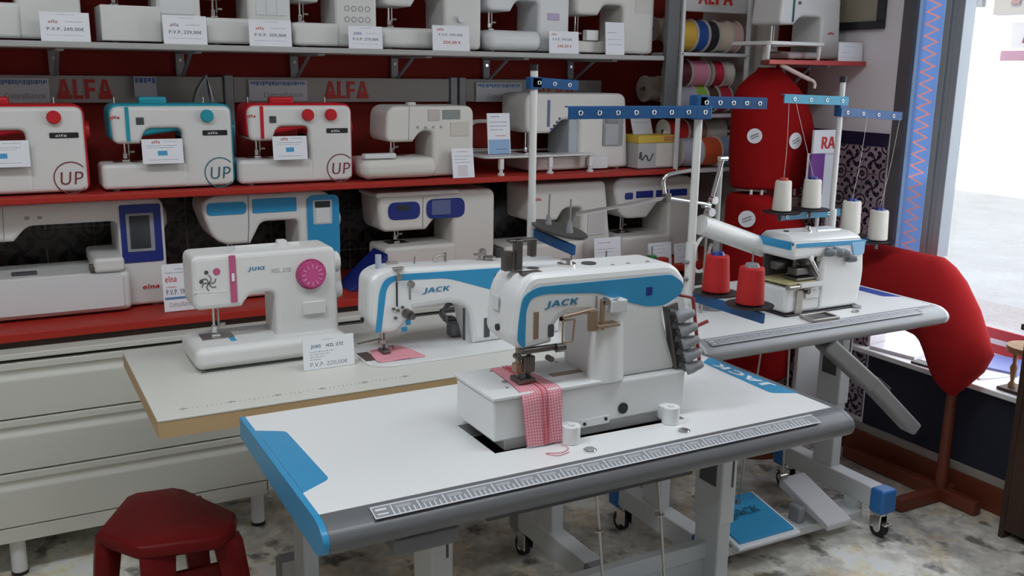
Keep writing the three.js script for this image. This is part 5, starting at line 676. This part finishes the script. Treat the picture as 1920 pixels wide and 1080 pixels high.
{
  let t = thing('thread_stand', 'white thread stand pole with an empty black spool tray behind the slim machine', 'thread stand', [1.43, 0.77, -2.5]);
  part(t, 'pole', [disc(1.43, 1.14, -2.5, 0.0115, 0.74), disc(1.43, 1.06, -2.5, 0.0135, 0.12)], M.white); part(t, 'pole_cap', disc(1.43, 1.517, -2.5, 0.0125, 0.018), M.black); part(t, 'base_plate', disc(1.43, 0.774, -2.5, 0.03, 0.008), M.steel);
  armBar(t, 'guide_arm', [1.418, 1.475, -2.487], [1.575, 1.466, -2.487], 3); part(t, 'clamp', rbox(1.41, 1.45, 1.455, 1.49, -2.515, -2.485, 0.003), M.armBlue);
  part(t, 'tray_arm', [flat([1.436, 1.028, -2.51], [1.44, 1.012, -2.27], 0.03, 0.012)], M.armBlue); const tr = part(t, 'spool_tray', lathe([[0.001, 0], [0.085, 0], [0.088, 0.004], [0.085, 0.007], [0.001, 0.006]], 0, 0, 0, 36).scale(0.62, 1, 1.55).rotateX(0.06).translate(1.46, 1.05, -2.39), std(0.06, 0.058, 0.055, 0.4));
  for (const z of [-2.45, -2.33]) part(tr, 'spool_pin', [bar([1.46, 1.05, z], [1.463, 1.15, z], 0.0028), disc(1.46, 1.07, z, 0.012, 0.036, 'y', 0.005)], M.midgrey);
  t = thing('thread_stand', 'white thread stand pole with long blue arms and two red thread cones', 'thread stand', [1.583, 0.77, -1.93]);
  part(t, 'pole', [disc(1.583, 1.105, -1.93, 0.0105, 0.67), disc(1.583, 1.0, -1.93, 0.014, 0.16)], M.white); part(t, 'base_plate', disc(1.583, 0.774, -1.93, 0.03, 0.008), M.steel); part(t, 'pole_cap', disc(1.583, 1.447, -1.93, 0.0125, 0.016), M.white);
  armBar(t, 'guide_arm', [1.61, 1.413, -1.915], [1.188, 1.414, -1.915], 8); armBar(t, 'guide_arm', [1.575, 1.437, -1.917], [1.795, 1.433, -1.917], 5); part(t, 'clamp', [rbox(1.562, 1.612, 1.395, 1.43, -1.95, -1.912, 0.004), rbox(1.565, 1.6, 1.425, 1.455, -1.95, -1.915, 0.004)], M.armBlue);
  for (const y of [0.985, 1.03]) part(t, 'clamp_screw', disc(1.565, y, -1.925, 0.005, 0.014, 'x'), M.midgrey);
  part(t, 'tray_arm', flat([1.59, 0.938, -1.94], [1.618, 0.93, -1.685], 0.026, 0.008), M.armBlue);
  for (const [x, z] of [[1.635, -1.885], [1.622, -1.742]]) { const p = part(t, 'spool_tray', disc(x, 0.951, z, 0.058, 0.004, 'y', 0.06), M.black); part(p, 'spool_pin', bar([x, 0.95, z], [x, 1.085, z], 0.002), M.midgrey); }
  cone('red thread cone with a blue tip on the front tray', 1.635, 0.953, -1.885, 0.036, 0.03, 0.098, M.redThread, M.navy, 'red thread cones'); cone('red thread cone with a grey tip on the front tray', 1.622, 0.953, -1.742, 0.035, 0.031, 0.094, M.redThread, M.midgrey, 'red thread cones');
  t = thing('thread_stand', 'white thread stand pole with blue arms and four white cones behind the overlock', 'thread stand', [2.585, 0.785, -2.4]);
  part(t, 'pole', [disc(2.585, 1.135, -2.4, 0.0095, 0.7), disc(2.59, 1.0, -2.4, 0.014, 0.1)], M.white); part(t, 'pole_cap', disc(2.585, 1.494, -2.4, 0.012, 0.02), M.black); part(t, 'base_plate', disc(2.585, 0.789, -2.4, 0.03, 0.008), M.steel);
  armBar(t, 'guide_arm', [2.605, 1.421, -2.388], [2.31, 1.43, -2.388], 4).material = std(0.02, 0.28, 0.45, 0.4); armBar(t, 'guide_arm', [2.572, 1.385, -2.386], [2.877, 1.367, -2.386], 4); part(t, 'clamp', rbox(2.568, 2.605, 1.37, 1.435, -2.415, -2.387, 0.004), M.armBlue);
  armBar(t, 'tray_arm', [2.335, 1.035, -2.4], [2.627, 1.035, -2.4], 3, 0.024).material = std(0.02, 0.22, 0.38, 0.4); armBar(t, 'tray_arm', [2.6, 0.93, -2.4], [2.84, 0.915, -2.4], 2, 0.02);
  for (const [x, y] of [[2.343, 1.053], [2.478, 1.056], [2.677, 0.953], [2.822, 0.92]]) { const p = part(t, 'spool_tray', disc(x, y, -2.395, 0.062, 0.004, 'y', 0.064), M.black); part(p, 'tray_post', bar([x, y - 0.03, -2.395], [x, y, -2.395], 0.006), M.midgrey); }
  const W = 'white thread cones on the overlock stand', tr2 = std(0.5, 0.05, 0.04, 0.5);
  cone('white thread cone with a red tip on the overlock stand', 2.343, 1.056, -2.395, 0.032, 0.027, 0.104, M.thread, tr2, W); cone('white thread cone with a blue tip beside the red tipped cone', 2.478, 1.059, -2.395, 0.033, 0.029, 0.1, M.thread, M.navy, W);
  cone('white thread cone with a blue tip partly behind the overlock cover', 2.677, 0.956, -2.395, 0.035, 0.032, 0.118, M.thread, M.navy, W); cone('white thread cone with a blue tip at the window end of the overlock stand', 2.822, 0.923, -2.395, 0.036, 0.032, 0.11, M.thread, M.navy, W);
  const s = (a, b, l) => solo('thread', l, 'thread', a, tube([a, [(a[0] + b[0]) / 2 + 0.004, (a[1] + b[1]) / 2 - 0.01, (a[2] + b[2]) / 2], b], 0.0007, 16), M.thread, 'threads from the white cones');
  s([2.343, 1.17, -2.395], [2.33, 1.42, -2.385], 'thread from the red tipped white cone to its guide arm'); s([2.478, 1.168, -2.395], [2.36, 1.42, -2.385], 'thread from the cone beside the red tipped cone'); s([2.677, 1.083, -2.395], [2.70, 1.37, -2.384], 'thread from the cone partly behind the overlock cover'); s([2.822, 1.042, -2.395], [2.865, 1.36, -2.384], 'thread from the cone at the window end');
}
{ // work lamp on chrome rods above the overlock table
  const t = thing('work_lamp', 'white tubular work lamp on a chrome jointed arm above the overlock table', 'lamp', [1.96, 0.785, -2.3]);
  part(t, 'lamp_tube', [bar([1.875, 1.062, -2.25], [2.135, 0.972, -2.25], 0.031, 0.031, 24), bar([2.135, 0.972, -2.25], [2.142, 0.9695, -2.25], 0.031, 0.027, 24)], M.jackWhite);
  part(t, 'joint', [bar([1.893, 1.09, -2.25], [1.912, 1.135, -2.25], 0.008), disc(1.9, 1.1, -2.235, 0.013, 0.016, 'z'), disc(1.912, 1.135, -2.24, 0.012, 0.02, 'z'), disc(1.885, 1.12, -2.245, 0.008, 0.02, 'x')], M.chrome);
  part(t, 'arm', [bar([1.912, 1.13, -2.25], [1.946, 1.255, -2.25], 0.0065), disc(1.948, 1.258, -2.25, 0.008, 0.03, 'x')], M.chrome); part(t, 'pole', bar([1.962, 0.785, -2.275], [1.955, 1.255, -2.268], 0.008), std(0.5, 0.51, 0.5, 0.3)); part(t, 'base', disc(1.962, 0.79, -2.275, 0.04, 0.01), M.midgrey);
  part(t, 'cable', [tube([[1.9, 1.03, -2.255], [1.862, 1.01, -2.24], [1.845, 0.965, -2.24], [1.868, 0.92, -2.25], [1.92, 0.92, -2.27], [1.95, 0.99, -2.28], [2.0, 0.93, -2.29], [1.99, 0.86, -2.29], [1.965, 0.8, -2.28]], 0.0055, 60)], M.white);
  const u = thing('chrome_guide_rod', 'bent chrome guide rod reaching across behind the blue guide arm', 'rod', [1.86, 0.785, -2.2]);
  part(u, 'rod', [bar([1.40, 1.128, -2.2], [1.7, 1.158, -2.2], 0.0055), bar([1.7, 1.158, -2.2], [1.9, 1.122, -2.24], 0.005)], M.chrome); part(u, 'loop', [tube([[1.703, 1.155, -2.2], [1.693, 1.185, -2.2], [1.69, 1.208, -2.2], [1.70, 1.221, -2.2], [1.73, 1.228, -2.2], [1.77, 1.232, -2.2], [1.815, 1.236, -2.2]], 0.006, 40)], M.chrome); part(u, 'clamp', rbox(1.692, 1.714, 1.145, 1.172, -2.212, -2.188, 0.004), M.darkSteel);
  part(u, 'post', [bar([1.895, 0.785, -2.245], [1.895, 1.122, -2.242], 0.004)], M.steel);
}
// ------------------------------------------------------------------ domestic machine on the cream table, its card, the stool
{
  const Z = -2.39, t = dm({ label: 'white portable sewing machine with a pink strip, flower motif and magenta stitch dial', X0: 0.4, X1: 0.785, xr: 0.778, Y0: 0.77, Y1: 1.053, zf: Z, d: 0.125, hx0: 0.412, hl: 0.412, hx1: 0.53, hb: 0.916, ax: 0.553, ab: 0.947, cx: 0.616, bh: 0.831, r: 0.014, bev: 0.012, bf: 0.055, br: 0.02, bx1: 0.79, bdb: -0.02, wheelY: 1.0, wheelR: 0.028, nx: 0.47 });
  plate(t, 'pink_strip', 0.503, 0.519, 0.93, 1.05, Z, M.pink, 0.003, 0.006); plate(t, 'strip_light', 0.507, 0.514, 0.985, 1.005, Z + 0.004, M.paper, 0.002); dial(t, 0.71, 0.985, Z, 0.036, M.magenta, 'stitch_dial');
  const pet = Array.from({ length: 12 }, (_, i) => { const a = i / 12 * 6.2832; return bar([0.71 + 0.018 * Math.cos(a), 0.985 + 0.018 * Math.sin(a), Z + 0.017], [0.71 + 0.028 * Math.cos(a), 0.985 + 0.028 * Math.sin(a), Z + 0.017], 0.0013); }); part(t, 'dial_marks', pet, std(0.75, 0.35, 0.5, 0.4));
  part(t, 'dial_ring', new THREE.TorusGeometry(0.039, 0.0018, 6, 30).translate(0.71, 0.985, Z + 0.001), M.pink); part(t, 'lettering', text('JUKI', 0.548, 1.005, Z, 0.011, 0.042, 0.001, 0.2), M.jackText); part(t, 'model_text', [text('HZL 27Z', 0.608, 0.997, Z, 0.01, 0.05, 0.0008)], std(0.45, 0.43, 0.43, 0.5));
  const fl = []; for (let i = 0; i < 6; i++) { const a = i / 6 * 6.28; fl.push(tube([[0.452, 0.985, Z + 0.001], [0.452 + 0.012 * Math.cos(a), 0.985 + 0.012 * Math.sin(a), Z + 0.001], [0.452 + 0.02 * Math.cos(a + 0.5), 0.985 + 0.02 * Math.sin(a + 0.5), Z + 0.001]], 0.001, 10)); } part(t, 'flower_stem', fl, M.darkgrey); for (const [x, y, r] of [[0.472, 1.012, 0.009], [0.447, 1.012, 0.005], [0.434, 0.99, 0.005]]) part(t, 'flower', disc(x, y, Z + 0.0006, r, 0.0014, 'z'), r > 0.008 ? M.pink : M.darkgrey);
  plate(t, 'reverse_lever', 0.685, 0.745, 0.88, 0.912, Z + 0.002, M.white, 0.004, 0.012); part(t, 'carry_handle', [rbox(0.53, 0.7, 1.05, 1.062, -2.46, -2.445, 0.004), rbox(0.64, 0.665, 1.05, 1.07, -2.465, -2.44, 0.004)], M.white); part(t, 'lower_knob', disc(0.795, 0.925, -2.45, 0.026, 0.024, 'x', 0.022), M.white);
  gapLine(t, 'bed_seam', [[0.41, 0.774], [0.78, 0.774]], Z + 0.055, M.darkgrey); part(t, 'blue_tag', rbox(0.498, 0.512, 0.8305, 0.8325, -2.42, -2.385, 0.0005), M.blue); gapLine(t, 'head_seam', [[0.414, 0.963], [0.5, 0.96]], Z, M.cool);
}
note('price_card', 'price card reading P.V.P. 220,00 beside the machine with the magenta dial', 0.643, 0.775, 0.771, 0.852, -2.25, printMat(256, 176, (k, w, h) => { k.fillStyle = '#eef0f4'; k.fillRect(0, 0, w, h); squiggle(k, 96, 14, 50, 4, '#a0a2ac'); k.fillStyle = '#3a6a8a'; k.font = 'bold 24px sans-serif'; k.fillText('JUKI', 40, 58); k.fillStyle = '#5a5c66'; k.fillText('HZL 27Z', 114, 58); for (let i = 0; i < 4; i++) squiggle(k, 34, 78 + i * 14, 120 - i * 22, 5, '#9a9ca6'); k.fillStyle = '#6a6c74'; k.font = '30px sans-serif'; k.fillText('P.V.P. 220,00€', 30, 160); }), 'card', -0.08);
{
  const t = thing('plastic_stool', 'red plastic stool with cut-out sides in front of the drawer cabinet', 'stool', [0.29, 0, -2.27]);
  const top = [[0.138, -2.248], [0.21, -2.14], [0.225, -2.125], [0.385, -2.1], [0.43, -2.14], [0.45, -2.21], [0.365, -2.4], [0.34, -2.425], [0.25, -2.435], [0.225, -2.42]], c = [0.295, -2.265], ring = (s, y) => top.map(([x, z]) => [c[0] + (x - c[0]) * s, y, c[1] + (z - c[1]) * s]);
  part(t, 'seat', loft([ring(0.99, 0.418), ring(1.02, 0.425), ring(1.0, 0.443), ring(0.95, 0.452), ring(0.6, 0.453), ring(0.1, 0.453)]), M.redStool);
  for (const [x, z, w, d, sx, sz] of [[0.257, -2.142, 0.036, 0.018, -0.4, 1], [0.412, -2.14, 0.031, 0.022, 1, 1], [0.166, -2.262, 0.026, 0.03, -1, 0.1], [0.372, -2.375, 0.03, 0.025, 0.6, -1]]) { const e = (y, k, f) => { const X = x + sx * k, Z = z + sz * k; return [[X - w * f, y, Z - d * f], [X - w * f, y, Z + d * f], [X + w * f, y, Z + d * f], [X + w * f, y, Z - d * f]]; }; part(t, 'leg', loft([e(0, 0.045, 0.7), e(0.2, 0.028, 0.85), e(0.35, 0.01, 1), e(0.424, 0, 1.05)]), M.redStool); }
  part(t, 'ring_brace', [rbox(0.25, 0.43, 0.33, 0.366, -2.145, -2.13, 0.005)], M.redStool);
}
renderer.render(scene, camera);
